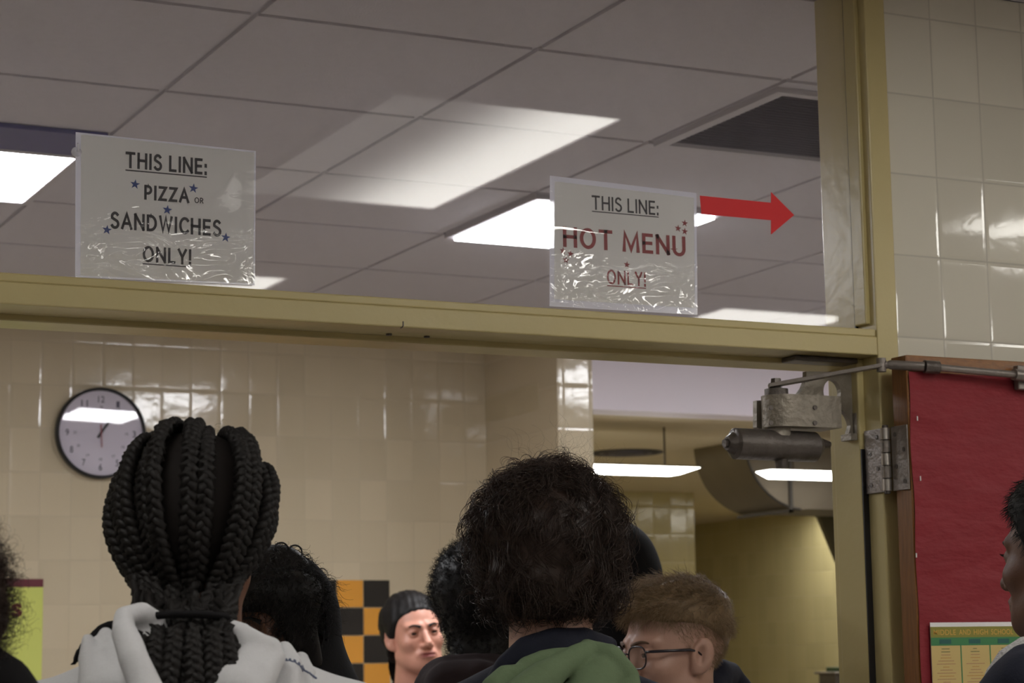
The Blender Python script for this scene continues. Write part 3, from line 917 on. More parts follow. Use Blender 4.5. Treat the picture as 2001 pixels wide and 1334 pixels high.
def disc_hole_plate(outer, holes, y0, y1):
    """plate in XZ with round holes cut by boolean-free triangulation (bmesh triangle fill)"""
    bm = bmesh.new()
    loops = []
    for lp in [outer] + holes:
        vs_ = [bm.verts.new((p[0], y0, p[1])) for p in lp]
        es = [bm.edges.new((vs_[i], vs_[(i + 1) % len(vs_)])) for i in range(len(vs_))]
        loops += es
    bmesh.ops.triangle_fill(bm, use_beauty=True, use_dissolve=False, edges=loops)
    r = bmesh.ops.extrude_face_region(bm, geom=bm.faces[:])
    bmesh.ops.translate(bm, verts=[g for g in r['geom'] if isinstance(g, bmesh.types.BMVert)], vec=(0, y1 - y0, 0))
    bmesh.ops.recalc_face_normals(bm, faces=bm.faces[:])
    me = bpy.data.meshes.new('plate'); bm.to_mesh(me); bm.free()
    return me


def circ(c, r, n=28): return [(c[0] + r * math.cos(2 * math.pi * k / n), c[1] + r * math.sin(2 * math.pi * k / n)) for k in range(n)]


# bracket web: outline traced in the plane of the bracket
W = lambda px, py: (L_(px, py)[0], L_(px, py)[2])
out_ = [W(1572, 726), W(1572, 742), W(1566, 758), W(1553, 776), W(1540, 783), W(1475, 783), W(1475, 835), W(1480, 838), W(1600, 841), W(1606, 836)]
# arch of the foot
ac = W(1632, 838); ar_ = W(1661, 838)[0] - ac[0]
out_ += [(ac[0] + ar_ * .95 * math.cos(t), ac[1] + ar_ * 1.15 * math.sin(t)) for t in np.linspace(math.pi * .98, math.pi * .06, 14)]
out_ += [W(1652, 858), W(1672, 859), W(1671, 806), W(1664, 796), W(1668, 728)]
hole = circ(W(1622.5, 766), (W(1640, 766)[0] - W(1606, 766)[0]) / 2)
hole = [(x, (z - W(1622, 766)[1]) * 1.15 + W(1622, 766)[1]) for x, z in hole]
me2 = disc_hole_plate(out_, [hole], -.006, .006)
link('bracket', me2, m_castiron, dc)
bp_ = MB()
t0, t1 = L_(1537, 716), L_(1668, 722)
bp_.box((t0[0], -.03, -.010), (XS - O[0] - .0005, .0165, -.0003))
bp_.build('mounting_plate', m_darkiron, dc, bevel=.002)
ft = MB()
f0, f1 = L_(1652, 861), L_(1676, 800)
ft.box((f0[0], -.018, f0[2]), (XS - .0005 - O[0], .014, f0[2] + .012))
ft.box((f0[0] + .014, -.018, f0[2]), (XS - .0005 - O[0], .012, f0[2] + .05))
ft.build('bracket_foot', m_castiron, dc, bevel=.002)
# closer body: block with spring case
h0, h1 = L_(1477, 838), L_(1603, 782)
bm_ = MB()
nseg = 20
pl = []
cx_ = h0[0] + .034
for k in range(nseg + 1):
    t = math.pi / 2 + math.pi * k / nseg
    pl.append((cx_ + .034 * math.cos(t), .034 * math.sin(t) - .034 + .004))
pl += [(h1[0], -.064), (h1[0], .004)]
bm_.prism([Vector((x, y, h0[2])) for x, y in pl], (0, 0, h1[2] - h0[2]))
bm_.build('closer_body', m_castiron, dc, auto=True)
for px in (1507, 1593):
    for py in (796, 826):
        p = L_(px, py, YC - .066)
        MB().tube([(p[0], -.0645, p[2]), (p[0], -.0668, p[2])], .0042, 12).build('screw', m_darkiron, dc)
# neck, cylinder and plug
cyl = MB()
zc_ = L_(1510, 869, YC - .03)[2]
xl, xr = L_(1432, 869, YC - .03)[0], L_(1601, 869, YC - .03)[0]
cyl.tube([(xl, -.03, zc_), (xl + .004, -.03, zc_), (xl + .13, -.03, zc_ - .001), (xr - .012, -.03, zc_ - .001), (xr, -.03, zc_)], [.022, .0275, .0275, .027, .017], 32)
cyl.build('cylinder', m_darkiron, dc, auto=True)
xm = L_(1522, 869, YC - .03)[0]
MB().tube([(xm, -.03, zc_ + .015), (xm, -.03, zc_ + .028), (xm, -.03, h0[2] + .002)], [.024, .021, .026], 24).build('neck', m_castiron, dc, auto=True)
MB().tube([(xl - .012, -.03, zc_), (xl - .010, -.03, zc_), (xl + .001, -.03, zc_)], [.012, .0135, .0205], 24).build('end_cap', m_darkiron, dc, auto=True)
MB().tube([(xl - .018, -.03, zc_), (xl - .011, -.03, zc_)], .008, 6).build('cap_nut', m_darkiron, dc)
MB().tube([(xm + .004, -.03, zc_ - .024), (xm + .004, -.03, zc_ - .041)], [.0125, .0105], 20).build('plug', m_darkiron, dc, auto=True)
MB().tube([(xr - .002, -.03, zc_ + .006), (xr + .022, -.03, zc_ + .004)], [.011, .006], 16).build('valve_tip', m_darkiron, dc, auto=True)
# arm, pinion and link rod
pv = L_(1517, 764, YC - .03)
MB().tube([(pv[0], -.03, h1[2]), (pv[0], -.03, h1[2] + .012)], .021, 24).build('pinion_collar', m_darkiron, dc, auto=True)
el = at(1722, 714, 3.045) - O
A0, A1 = Vector((pv[0] - .016, -.03, h1[2] + .017)), Vector((el[0], el[1], el[2]))
dirv = (A1 - A0).normalized(); side = Vector((0, 0, 1)).cross(dirv).normalized() * .013
upv = dirv.cross(side).normalized()
if upv.z < 0: upv = -upv
am = MB()
th = .0035
am.prism([A0 - side - upv * th, A0 + side - upv * th, A1 + side * .8 - upv * th, A1 - side * .8 - upv * th], tuple(upv * 2 * th))
am.build('main_arm', m_steel, dc, bevel=.001)
MB().tube([(pv[0], -.03, h1[2] + .012), (pv[0], -.03, h1[2] + .031)], [.0115, .009], 6).build('arm_nut', m_darkiron, dc)
kn = MB()
kn.tube([A1 + Vector((0, 0, -.011)), A1 + Vector((0, 0, .013))], .0085, 16)
kn.build('knuckle_joint', m_steel, dc, auto=True)
E0 = at(1733, 712, 3.04) - O; E1 = at(1806, 716, 3.005) - O; E2 = at(1834, 718, 3.0) - O; E3 = at(1984, 732, 2.992) - O
MB().tube([A1, E0], .0075, 14).build('rod_eye', m_steel, dc, auto=True)
MB().tube([E0, E0.lerp(E1, .1), E1], [.006, .0085, .0085], 16).build('rod_sleeve', m_steel, dc, auto=True)
MB().tube([E1, E2], .0115, 18).build('rod_collar', m_darkiron, dc, auto=True)
MB().tube([E2, E3], .0065, 14).build('link_rod', m_steel, dc, auto=True)
E4 = at(2012, 737, 2.995) - O
sh = MB(); sh.tube([E3 - (E4 - E3) * .12, E4], .0105, 14)
sh.build('rod_shoe', m_steel, dc, auto=True)
q = Vector((E4[0], Y0 - O[1] - .0085, E4[2]))
MB().box((q[0] - .022, -.012 + q[1], q[2] - .022), (q[0] + .022, q[1] + .002, q[2] + .022)).build('shoe_plate', m_steel, dc, bevel=.002)
# screws and a little hook on the door head
for px, py in ((760, 660), (834, 664)):
    p = at(px, py, YF + .07); s = MB().tube([(p[0], YF + .07, ZD - .0005), (p[0], YF + .07, ZD - .003)], .005, 12).build('screw', m_darkiron)
    tag(s, 'small dark screw head under the transom bar, %s of the pair' % ('left' if px < 800 else 'right'), 'screw', 'screws under the transom bar')
p = at(784, 640, YF - .002)
hk = MB().tube([(p[0], YF, p[2]), (p[0], YF - .006, p[2]), (p[0], YF - .010, p[2] + .002), (p[0], YF - .010, p[2] + .009)], .0011, 8).build('hook', m_darkiron)
tag(hk, 'tiny dark wire hook on the transom bar', 'hook')

# ================================================================== people
# smooth signed-distance sculpting, meshed with surface nets on a graded grid
def ell(P, c, r):
    x, y, z = (P[0] - c[0]) / r[0], (P[1] - c[1]) / r[1], (P[2] - c[2]) / r[2]
    k0 = np.sqrt(x * x + y * y + z * z)
    k1 = np.sqrt((x / r[0]) ** 2 + (y / r[1]) ** 2 + (z / r[2]) ** 2) + 1e-9
    return k0 * (k0 - 1) / k1


def cone(P, a, b, ra, rb):
    bx, by, bz = b[0] - a[0], b[1] - a[1], b[2] - a[2]
    px, py, pz = P[0] - a[0], P[1] - a[1], P[2] - a[2]
    t = np.clip((px * bx + py * by + pz * bz) / (bx * bx + by * by + bz * bz + 1e-12), 0, 1)
    return np.sqrt((px - t * bx) ** 2 + (py - t * by) ** 2 + (pz - t * bz) ** 2) - (ra + (rb - ra) * t)


def smin(a, b, k):
    h = np.clip(.5 + .5 * (b - a) / k, 0, 1)
    return b + (a - b) * h - k * h * (1 - h)


def smax(a, b, k): return -smin(-a, -b, k)


def fastmesh(name, V, F, mat, parent=None, smooth=True, attr=None):
    me = bpy.data.meshes.new(name)
    V = np.ascontiguousarray(V, dtype=np.float32); F = np.ascontiguousarray(F, dtype=np.int32)
    me.vertices.add(len(V)); me.vertices.foreach_set('co', V.ravel())
    k = F.shape[1]
    me.loops.add(F.size); me.loops.foreach_set('vertex_index', F.ravel())
    me.polygons.add(len(F)); me.polygons.foreach_set('loop_start', np.arange(0, F.size, k, dtype=np.int32))
    me.update(calc_edges=True)
    me.validate()
    if attr:
        for nm, val in attr.items():
            a = me.attributes.new(nm, 'FLOAT', 'POINT'); a.data.foreach_set('value', np.asarray(val, dtype=np.float32))
    return link(name, me, mat, parent, smooth)


def nets(f, xs, ys, zs, relax=1):
    s = f < 0
    cnt = np.zeros(tuple(n - 1 for n in f.shape), np.int8)
    for i in (0, 1):
        for j in (0, 1):
            for k in (0, 1):
                cnt += s[i:f.shape[0] - 1 + i, j:f.shape[1] - 1 + j, k:f.shape[2] - 1 + k]
    act = (cnt > 0) & (cnt < 8)
    I = np.argwhere(act)
    vid = -np.ones(act.shape, np.int64); vid[act] = np.arange(len(I))
    cor = [(i, j, k) for i in (0, 1) for j in (0, 1) for k in (0, 1)]
    val = np.stack([f[I[:, 0] + c[0], I[:, 1] + c[1], I[:, 2] + c[2]] for c in cor], 1)
    pos = np.stack([np.stack([xs[I[:, 0] + c[0]], ys[I[:, 1] + c[1]], zs[I[:, 2] + c[2]]], 1) for c in cor], 1)
    acc = np.zeros((len(I), 3)); num = np.zeros(len(I))
    for a in range(8):
        for b in range(a + 1, 8):
            if sum(abs(cor[a][q] - cor[b][q]) for q in range(3)) != 1: continue
            fa, fb = val[:, a], val[:, b]
            m = (fa < 0) != (fb < 0)
            t = np.where(m, fa / np.where(m, fa - fb, 1), 0)[:, None]
            acc += np.where(m[:, None], pos[:, a] + t * (pos[:, b] - pos[:, a]), 0); num += m
    V = acc / num[:, None]
    Fs = []
    for ax in range(3):
        o1, o2 = (ax + 1) % 3, (ax + 2) % 3
        sl0 = [slice(None)] * 3; sl1 = [slice(None)] * 3
        sl0[ax] = slice(0, -1); sl1[ax] = slice(1, None)
        for q in (o1, o2): sl0[q] = slice(1, -1); sl1[q] = slice(1, -1)
        a, b = s[tuple(sl0)], s[tuple(sl1)]
        for flip in (False, True):
            E = np.argwhere((a & ~b) if not flip else (~a & b))
            if not len(E): continue
            E[:, o1] += 1; E[:, o2] += 1
            q = []
            for d1, d2 in ((-1, -1), (0, -1), (0, 0), (-1, 0)):
                e = E.copy(); e[:, o1] += d1; e[:, o2] += d2
                q.append(vid[e[:, 0], e[:, 1], e[:, 2]])
            q = np.stack(q, 1)
            Fs.append(q if not flip else q[:, ::-1])
    F = np.concatenate(Fs)
    for _ in range(relax):
        A = np.zeros_like(V); n_ = np.zeros(len(V))
        for c in range(4):
            for d in (1, 3):
                np.add.at(A, F[:, c], V[F[:, (c + d) % 4]]); np.add.at(n_, F[:, c], 1)
        V = .5 * V + .5 * A / n_[:, None]
    return V, F


def ax_(*seg):
    """graded axis: start, (stop, step), (stop, step) ..."""
    out = [seg[0]]
    for stop, st in seg[1:]:
        n_ = max(1, int(round((stop - out[-1]) / st)))
        out += list(np.linspace(out[-1], stop, n_ + 1)[1:])
    return np.array(out)


def grid(xs, ys, zs):
    return np.meshgrid(xs.astype(np.float32), ys.astype(np.float32), zs.astype(np.float32), indexing='ij')


def wob(P, f=1.0, ph=0.0):
    x, y, z = P
    return (np.sin(17 * f * x + 9 * f * z + ph + 2 * np.sin(8 * f * y + ph)) + np.sin(23 * f * z - 11 * f * x + 1.7 * ph + 2 * np.sin(10 * f * x))
            + np.sin(29 * f * y + 13 * f * z + .6 * ph)) / 3


def head_sdf(P, ear=True, jaw=1.0, nose=1.0, eyes=True):
    x, y, z = P
    ax = np.abs(x)
    A = (ax, y, z)
    d = ell(P, (0, -.016, .034), (.0745, .096, .083))
    d = smin(d, ell(P, (0, .022, -.025), (.062, .062, .082)), .03)
    d = smin(d, ell(P, (0, .034, -.074), (.046 * jaw, .048, .034)), .03)
    d = smin(d, cone(A, (.050, -.002, -.058), (.022, .060, -.092), .016, .016), .03)       # jaw line
    d = smin(d, ell(P, (0, .071, -.096), (.022, .016, .015)), .02)                          # chin
    d = smin(d, ell(A, (.043, .055, -.026), (.021, .022, .019)), .022)                      # cheek
    d = smin(d, cone(A, (.012, .083, .020), (.045, .066, .022), .009, .008), .014)          # brow
    d = smax(d, -ell(A, (.0315, .098, .001), (.0185, .021, .0135)), .014)                   # socket
    n_ = cone(P, (0, .082, .008), (0, .103 + .006 * nose, -.034), .0075, .0115)
    n_ = smin(n_, ell(A, (.0125 * nose, .094, -.039), (.0085, .010, .0075)), .008)
    d = smin(d, n_, .012)
    d = smax(d, -ell(A, (.0065, .101, -.0475), (.004, .005, .003)), .004)                   # nostril
    if eyes:
        lid = ell(A, (.0315, .0715, .0015), (.0145, .0145, .0125))
        d = smin(d, lid, .005)
        d = smax(d, -ell(A, (.0315, .087, -.0005), (.0115, .012, .0042)), .002)
    d = smin(d, ell(P, (0, .078, -.064), (.030, .016, .018)), .012)
    d = smin(d, ell(P, (0, .0895, -.0605), (.0245, .0100, .0050)), .005)
    d = smin(d, ell(P, (0, .0885, -.0718), (.0215, .0100, .0060)), .005)
    d = smax(d, -ell(P, (0, .101, -.0660), (.024, .009, .0013)), .003)
    if ear:
        c, s_ = math.cos(.25), math.sin(.25)
        ey, ez = y + .014, z + .006
        E = (ax - .0775 - .25 * np.maximum(-ey, -.02) * 1.0, c * ey + s_ * ez, -s_ * ey + c * ez)
        e = ell(E, (.002, 0, 0), (.0105, .0205, .0335))
        e = smin(e, ell(E, (-.002, .006, -.027), (.006, .009, .010)), .008)
        e = smax(e, -ell(E, (.0145, .004, -.001), (.0125, .0120, .0195)), .004)
        e = smin(e, cone(E, (.006, -.004, -.012), (.006, -.003, .016), .0026, .0026), .005)
        e = smax(e, -cone(E, (.0125, -.0125, .0), (.0125, -.004, .023), .0042, .004), .003)
        d = smin(d, e, .006)
    return d


HL = {'short': ([-.13, -.06, -.035, -.022, .0, .018, .040, .075, .095], [-.088, -.085, -.06, .02, -.012, .006, .045, .066, .072]),
      'low': ([-.13, -.06, -.03, -.012, .01, .03, .055, .08, .1], [-.105, -.10, -.085, -.03, -.02, .0, .04, .055, .06])}


def hair_region(P, kind):
    y_, z_ = HL[kind]
    h = np.interp(P[1].ravel(), y_, z_).reshape(P[1].shape)
    return (h - P[2]) * .6


def hair_cap(t, kind, h=.0035, noise=None, ear=False, head=None):
    xs = ax_(-.15, (.15, h)); ys = ax_(-.18, (.16, h)); zs = ax_(-.15, (.19, h))
    P = grid(xs, ys, zs)
    hd = head_sdf(P, ear=ear, eyes=False) if head is None else head(P)
    tt = t(P) if callable(t) else t
    d = hd - tt
    if noise is not None: d = d + noise(P)
    d = smax(d, hair_region(P, kind), .012)
    return nets(d, xs, ys, zs)


def vnormals(V, F):
    n_ = np.cross(V[F[:, 2]] - V[F[:, 0]], V[F[:, 3]] - V[F[:, 1]])
    N = np.zeros_like(V)
    for c in range(4): np.add.at(N, F[:, c], n_)
    return N / (np.linalg.norm(N, axis=1, keepdims=True) + 1e-12)


def nrm(a): return a / (np.linalg.norm(a, axis=-1, keepdims=True) + 1e-9)


def strands(P0, N0, T0, length, K, rad, rng, lift=.5, curl=.0, turns=1.5, droop=.0, hug=.6, taper=.25):
    """tapered three-sided hairs; returns vertices, quads"""
    n_ = len(P0)
    length = np.broadcast_to(length, (n_,))[:, None]
    d = nrm(N0 * lift + T0)
    p = P0.copy(); pts = []
    e0 = nrm(np.cross(d, N0 + 1e-3)); ph = rng.uniform(0, 6.28, (n_, 1))
    sg = rng.choice([-1, 1], (n_, 1))
    for k in range(K):
        t = k / (K - 1)
        e1 = nrm(np.cross(d, e0)); a = ph + sg * 2 * np.pi * turns * t
        off = (np.cos(a) * e0 + np.sin(a) * e1 - (np.cos(ph) * e0 + np.sin(ph) * e1)) * curl * (t ** .7)
        pts.append(p + off)
        step = length / (K - 1)
        p = p + d * step
        d = nrm(d - N0 * hug * step * 10 + np.array([0, 0, -1.0]) * droop * step * 10)
        e0 = nrm(e0 - d * (e0 * d).sum(1, keepdims=True))
    Q = np.stack(pts, 1)                                            # n,K,3
    return tubes(Q, rad, taper)


def tubes(Q, rad, taper=.25, sides=3):
    n_, K = Q.shape[:2]
    Tg = np.gradient(Q, axis=1); Tg = nrm(Tg)
    ref = nrm(np.cross(Tg, np.array([.31, .52, .79])))
    bi = np.cross(Tg, ref)
    r = (np.linspace(1, taper, K)[None, :, None] * np.broadcast_to(rad, (n_,))[:, None, None])
    ring = [Q + (ref * math.cos(2 * math.pi * s_ / sides) + bi * math.sin(2 * math.pi * s_ / sides)) * r for s_ in range(sides)]
    V = np.stack(ring, 2).reshape(-1, 3)
    b = (np.arange(n_)[:, None] * K + np.arange(K - 1)[None, :]) * sides
    Fq = []
    for s_ in range(sides):
        s2 = (s_ + 1) % sides
        Fq.append(np.stack([b + s_, b + s2, b + sides + s2, b + sides + s_], -1).reshape(-1, 4))
    return V, np.concatenate(Fq)


def joinm(parts):
    V, F, o = [], [], 0
    for v, f in parts:
        V.append(v); F.append(f + o); o += len(v)
    return np.concatenate(V), np.concatenate(F)


def spline(pts, n_):
    P = np.array(pts, float); m = len(P)
    P = np.vstack([2 * P[0] - P[1], P, 2 * P[-1] - P[-2]])
    out = []
    for t in np.linspace(0, m - 1 - 1e-6, n_):
        i = int(t); u = t - i
        a, b, c, d = P[i], P[i + 1], P[i + 2], P[i + 3]
        out.append(.5 * (2 * b + (c - a) * u + (2 * a - 5 * b + 4 * c - d) * u * u + (3 * b - a - 3 * c + d) * u ** 3))
    return np.array(out)


m_brown_eye = M('brown_iris', srgb(46, 30, 22), .1)
m_sclera = M('eye_white', srgb(190, 176, 170), .15)


class Person:
    def __init__(s, px, py, Y, face, body, label, pitch=0.0, roll=0.0, sw=1.0, hs=1.0, group=None, sh=.235, slope=0.0):
        s.slope = slope
        hc = at(px, py, Y)
        s.hs = hs
        b = -math.radians(body)
        s.root = empty('person', (0, 0, 0), b)
        R2 = Matrix.Rotation(b, 3, 'Z')
        s.Rh = np.array(Matrix.Rotation(-math.radians(face - body), 3, 'Z') @ Matrix.Rotation(math.radians(pitch), 3, 'X') @ Matrix.Rotation(math.radians(roll), 3, 'Y'))
        # neck base under the head, a touch behind it
        back = R2 @ Vector((0, -.012, 0))
        s.root.location = (hc[0] + back[0], hc[1] + back[1], 0)
        s.hc = np.array([0, .012, hc[2]])
        s.Rw = np.array(R2); s.loc = np.array(s.root.location)
        s.shz = hc[2] - sh
        s.sw = sw
        tag(s.root, label, 'person', group)

    def loc_(s, p): return s.Rw.T @ (np.array(p) - s.loc)                    # world -> person
    def pix(s, px, py, Y): return s.loc_(at(px, py, Y))
    def h2b(s, V): return (V * s.hs) @ s.Rh.T + s.hc                           # head -> person
    def Q(s, P):
        d = [P[i] - s.hc[i] for i in range(3)]
        return tuple((s.Rh[0, j] * d[0] + s.Rh[1, j] * d[1] + s.Rh[2, j] * d[2]) / s.hs for j in range(3))

    def torso(s, P, g=0.0):
        z0, w_ = s.shz, s.sw
        ax = np.abs(P[0]); A = (ax, P[1], P[2])
        hip = z0 * .655
        d = ell(P, (0, -.005, z0 - .16), (.160 * w_, .112, .205))
        d = smin(d, ell(P, (0, -.002, hip + .10), (.145 * w_, .108, .20)), .06)
        d = smin(d, cone(A, (.0, -.022, z0 + .012), (.165 * w_, -.012, z0 - .022 - s.slope), .058, .052), .05)
        d = smin(d, cone(A, (.180 * w_, -.012, z0 - .03 - s.slope), (.225 * w_, -.02, z0 - .29), .054, .044), .03)
        d = smin(d, cone(A, (.225 * w_, -.02, z0 - .29), (.125 * w_, .125, z0 - .40), .044, .038), .03)
        return d - g

    def legs(s, P, g=0.0):
        hip = s.shz * .655
        kn = hip * .53
        A = (np.abs(P[0]), P[1], P[2])
        d = ell(P, (0, -.005, hip), (.155 * s.sw, .115, .125))
        d = smin(d, cone(A, (.085, -.005, hip - .03), (.088, .01, kn), .085, .058), .04)
        d = smin(d, cone(A, (.088, .01, kn), (.09, -.015, .085), .056, .040), .02)
        return d - g

    def build_body(s, mat, h=.0035, ear=True, jaw=1.0, nose=1.0):
        hc, z0 = s.hc, s.shz
        xs = ax_(-.36, (-.115, .016), (.115, h), (.36, .016))
        ys = ax_(-.22, (hc[1] - .135, .016), (hc[1] + .14, h), (hc[1] + .24, .016))
        zs = ax_(-.01, (z0 + .02, .016), (hc[2] + .15, h))
        P = grid(xs, ys, zs)
        d = s.torso(P)
        d = smin(d, s.legs(P), .03)
        A = (np.abs(P[0]), P[1], P[2])
        d = smin(d, ell(A, (.09, .045, .036), (.04, .11, .034)), .03)
        kz = np.searchsorted(zs, hc[2] - .20)
        Ps = tuple(a[:, :, kz:] for a in P)
        Q = s.Q(Ps)
        hd = head_sdf(Q, ear=ear, jaw=jaw, nose=nose) * s.hs
        a = s.h2b(np.array([0, -.022, -.055])[None])[0]
        nk = cone(Ps, a, (0, -.028, z0 + .01), .055, .060)
        hd = smin(hd, nk, .025)
        d[:, :, kz:] = smin(d[:, :, kz:], hd, .02)
        V, F = nets(d, xs, ys, zs)
        q = np.array(s.Q((V[:, 0], V[:, 1], V[:, 2]))).T
        lips = np.exp(-((q[:, 0] / .0245) ** 2) ** 2 - (((q[:, 2] + .066) / .0085) ** 2) ** 2) * (q[:, 1] > .07)
        o = fastmesh('body', V, F, mat, s.root, attr={'lips': lips})
        for sx in (-1, 1):
            E = []
            for i in range(13):
                for j in range(20):
                    t = math.pi * i / 12; u = 2 * math.pi * j / 20
                    E.append((math.sin(t) * math.cos(u), math.cos(t), math.sin(t) * math.sin(u)))
            E = np.array(E) * .0122 + np.array([sx * .0315, .0705, .0005])
            FF = [(i * 20 + j, (i + 1) * 20 + j, (i + 1) * 20 + (j + 1) % 20, i * 20 + (j + 1) % 20) for i in range(12) for j in range(20)]
            e = fastmesh('eye', s.h2b(E), np.array(FF), [m_sclera, m_brown_eye], o)
            e.data.polygons.foreach_set('material_index', [1 if k // 20 < 4 else 0 for k in range(240)])
        s.body = o
        return o

    def brows(s, mat, up=0.0):
        for sx in (-1, 1):
            pts = [(sx * .013, .0925, .017 + up), (sx * .024, .0905, .0215 + up), (sx * .036, .0835, .0235 + up), (sx * .048, .070, .0185 + up)]
            Q = spline(pts, 12)[None]
            V, F = tubes(Q, np.array([.0042]), .35, 6)
            fastmesh('eyebrow', s.h2b(V), F, mat, s.body)

    def clothes(s, top, bottom, shoe, topname='jacket', h=.009, seed=0.0, collar=None, g=.016, fold=.0035):
        z0 = s.shz
        hip = z0 * .655
        xs = ax_(-.36, (.36, h)); ys = ax_(-.20, (.24, h)); zs = ax_(hip - .12, (z0 + .16, h))
        P = grid(xs, ys, zs)
        d = s.torso(P, g) + fold * wob(P, 1.0, seed) + fold * .6 * wob(P, 2.1, seed + 2)
        d = smax(d, hip - .07 - P[2], .01)
        if collar:
            R_, r_, zc, yc = collar
            q = np.sqrt(P[0] ** 2 + ((P[1] - yc) * .95) ** 2) - R_
            d = smin(d, np.sqrt(q ** 2 + ((P[2] - zc - .25 * (yc - P[1])) * .55) ** 2) - r_, .012)
        V, F = nets(d, xs, ys, zs)
        s.top = fastmesh(topname, V, F, top, s.root)
        xs = ax_(-.22, (.22, .014)); ys = ax_(-.16, (.16, .014)); zs = ax_(.04, (hip + .12, .014))
        P = grid(xs, ys, zs)
        d = s.legs(P, .013) + .004 * wob(P, 1.3, seed)
        d = smax(smax(d, .055 - P[2], .006), P[2] - hip - .085, .006)
        V, F = nets(d, xs, ys, zs)
        fastmesh('trousers', V, F, bottom, s.root)
        for sx in (-1, 1):
            xs = ax_(sx * .09 - .07, (sx * .09 + .07, .008)); ys = ax_(-.09, (.2, .008)); zs = ax_(-.012, (.13, .008))
            P = grid(xs, ys, zs)
            d = ell(P, (sx * .09, .05, .045), (.05, .13, .045))
            d = smin(d, cone(P, (sx * .09, -.015, .05), (sx * .09, -.015, .095), .048, .046), .03)
            d = smax(d, .001 - P[2], .004)
            V, F = nets(d, xs, ys, zs)
            fastmesh('shoe', V, F, shoe, s.root)

    def lumps(s, name, chains, mat, k=.014, h=.0045, wr=.0015, parent=None, hollow=None, seed=0.0):
        """cloth rolls: chains of (point, radius) in person space, blended into one mesh"""
        pts = np.array([p for ch in chains for p, r in ch]); rr = max(r for ch in chains for p, r in ch)
        mn, mx = pts.min(0) - rr - .02, pts.max(0) + rr + .02
        xs, ys, zs = (ax_(mn[i], (mx[i], h)) for i in range(3))
        P = grid(xs, ys, zs)
        d = None
        for ch in chains:
            q = None
            for (a, ra), (b, rb) in zip(ch[:-1], ch[1:]):
                c_ = cone(P, a, b, ra, rb)
                q = c_ if q is None else np.minimum(q, c_)
            d = q if d is None else smin(d, q, k)
        if hollow:
            for c_, r_ in hollow: d = smax(d, -ell(P, c_, r_), .012)
        d = d + wr * wob(P, 2.6, seed) + wr * .5 * wob(P, 6, seed + 1)
        V, F = nets(d, xs, ys, zs)
        return fastmesh(name, V, F, mat, parent or s.root)

    def hair(s, parts, mat, name='hair'):
        V, F = joinm(parts)
        return fastmesh(name, s.h2b(V), F, mat, s.root)


def scatter(V, F, n_, rng, ok=None):
    N = vnormals(V, F)
    idx = np.arange(len(V))
    if ok is not None: idx = idx[ok(V)]
    i = rng.choice(idx, n_)
    return V[i] + rng.normal(0, .0012, (n_, 3)), N[i]


def flow(P, crown, rng, jit=.35, N=None):
    """hair falls away from the crown over the head"""
    d = P - np.array(crown)
    d[:, 2] -= .35 * np.linalg.norm(d[:, :2], axis=1) + .02
    d = nrm(d) + rng.normal(0, jit, P.shape)
    if N is not None: d = d - N * (d * N).sum(1, keepdims=True)
    return nrm(d)


def Mhair(name, col, rough=.42, spec=.35): return M(name, col, rough, spec=spec, noise=.35, nscale=90)


m_skin_brown = M('brown_skin', srgb(96, 62, 44), .5, noise=.06, nscale=30, bump=.08, bscale=300, attr=('lips', srgb(96, 48, 44)))
m_skin_dark = M('dark_brown_skin', srgb(104, 70, 52), .5, noise=.06, nscale=30, bump=.08, bscale=300, attr=('lips', srgb(84, 44, 42)))
m_skin_tan = M('warm_tan_skin', srgb(208, 148, 126), .45, noise=.07, nscale=22, bump=.06, bscale=300, attr=('lips', srgb(160, 84, 80)))
m_skin_fair = M('fair_skin', srgb(182, 142, 124), .45, noise=.07, nscale=22, bump=.06, bscale=300, attr=('lips', srgb(170, 100, 90)))
m_hair_black = Mhair('black_hair', srgb(22, 19, 18), .55, .25)
m_hair_braid = Mhair('black_braided_hair', srgb(24, 21, 20), .62, .25)
m_hair_dkbrown = Mhair('dark_brown_hair', srgb(52, 38, 31))
m_hair_blond = Mhair('light_brown_hair', srgb(140, 117, 88), .45)
m_grey_hoodie = M('pale_grey_fleece', srgb(196, 196, 198), .9, noise=.05, nscale=260, bump=.12, bscale=500, spec=.2)
m_grey_print = M('blue_grey_print', srgb(96, 104, 128), .8)
m_green_hood = M('green_fleece', srgb(96, 112, 84), .9, noise=.08, nscale=200, bump=.15, bscale=400, spec=.2)
m_navy = M('navy_cloth', srgb(30, 32, 44), .85, noise=.1, nscale=120, bump=.1, bscale=300, spec=.25)
m_blackcloth = M('black_cloth', srgb(20, 19, 21), .9, noise=.1, nscale=120, bump=.1, bscale=300, spec=.2)
m_brownblack = M('brown_black_cloth', srgb(42, 32, 33), .9, noise=.1, nscale=120, bump=.1, bscale=300, spec=.2)
m_denim = M('dark_denim', srgb(44, 52, 74), .9, noise=.15, nscale=200)
m_shoe = M('shoe_rubber', srgb(46, 44, 46), .6)
m_fleece_white = M('white_fleece', srgb(200, 198, 196), .95, noise=.08, nscale=150, bump=.9, bscale=240, spec=.2)

# ---------------------------------------------------------------- 1  braids and pale grey hoodie
rng = np.random.default_rng(11)
p = Person(378, 1036, 2.3, 22, 26, 'person seen from behind with thick black box braids in a ponytail, pale grey hoodie', hs=.90, sh=.197, slope=.021)
p.build_body(m_skin_brown, .004, ear=False)
cen, rad = np.array([0, -.012, .016]), np.array([.0965, .112, .1125])
V, F = hair_cap(0, 'low', .0045, head=lambda P: smin(head_sdf(P, ear=False) - .001, ell(P, cen, rad - .006), .003))
scalp = (V, F)
NB = 19


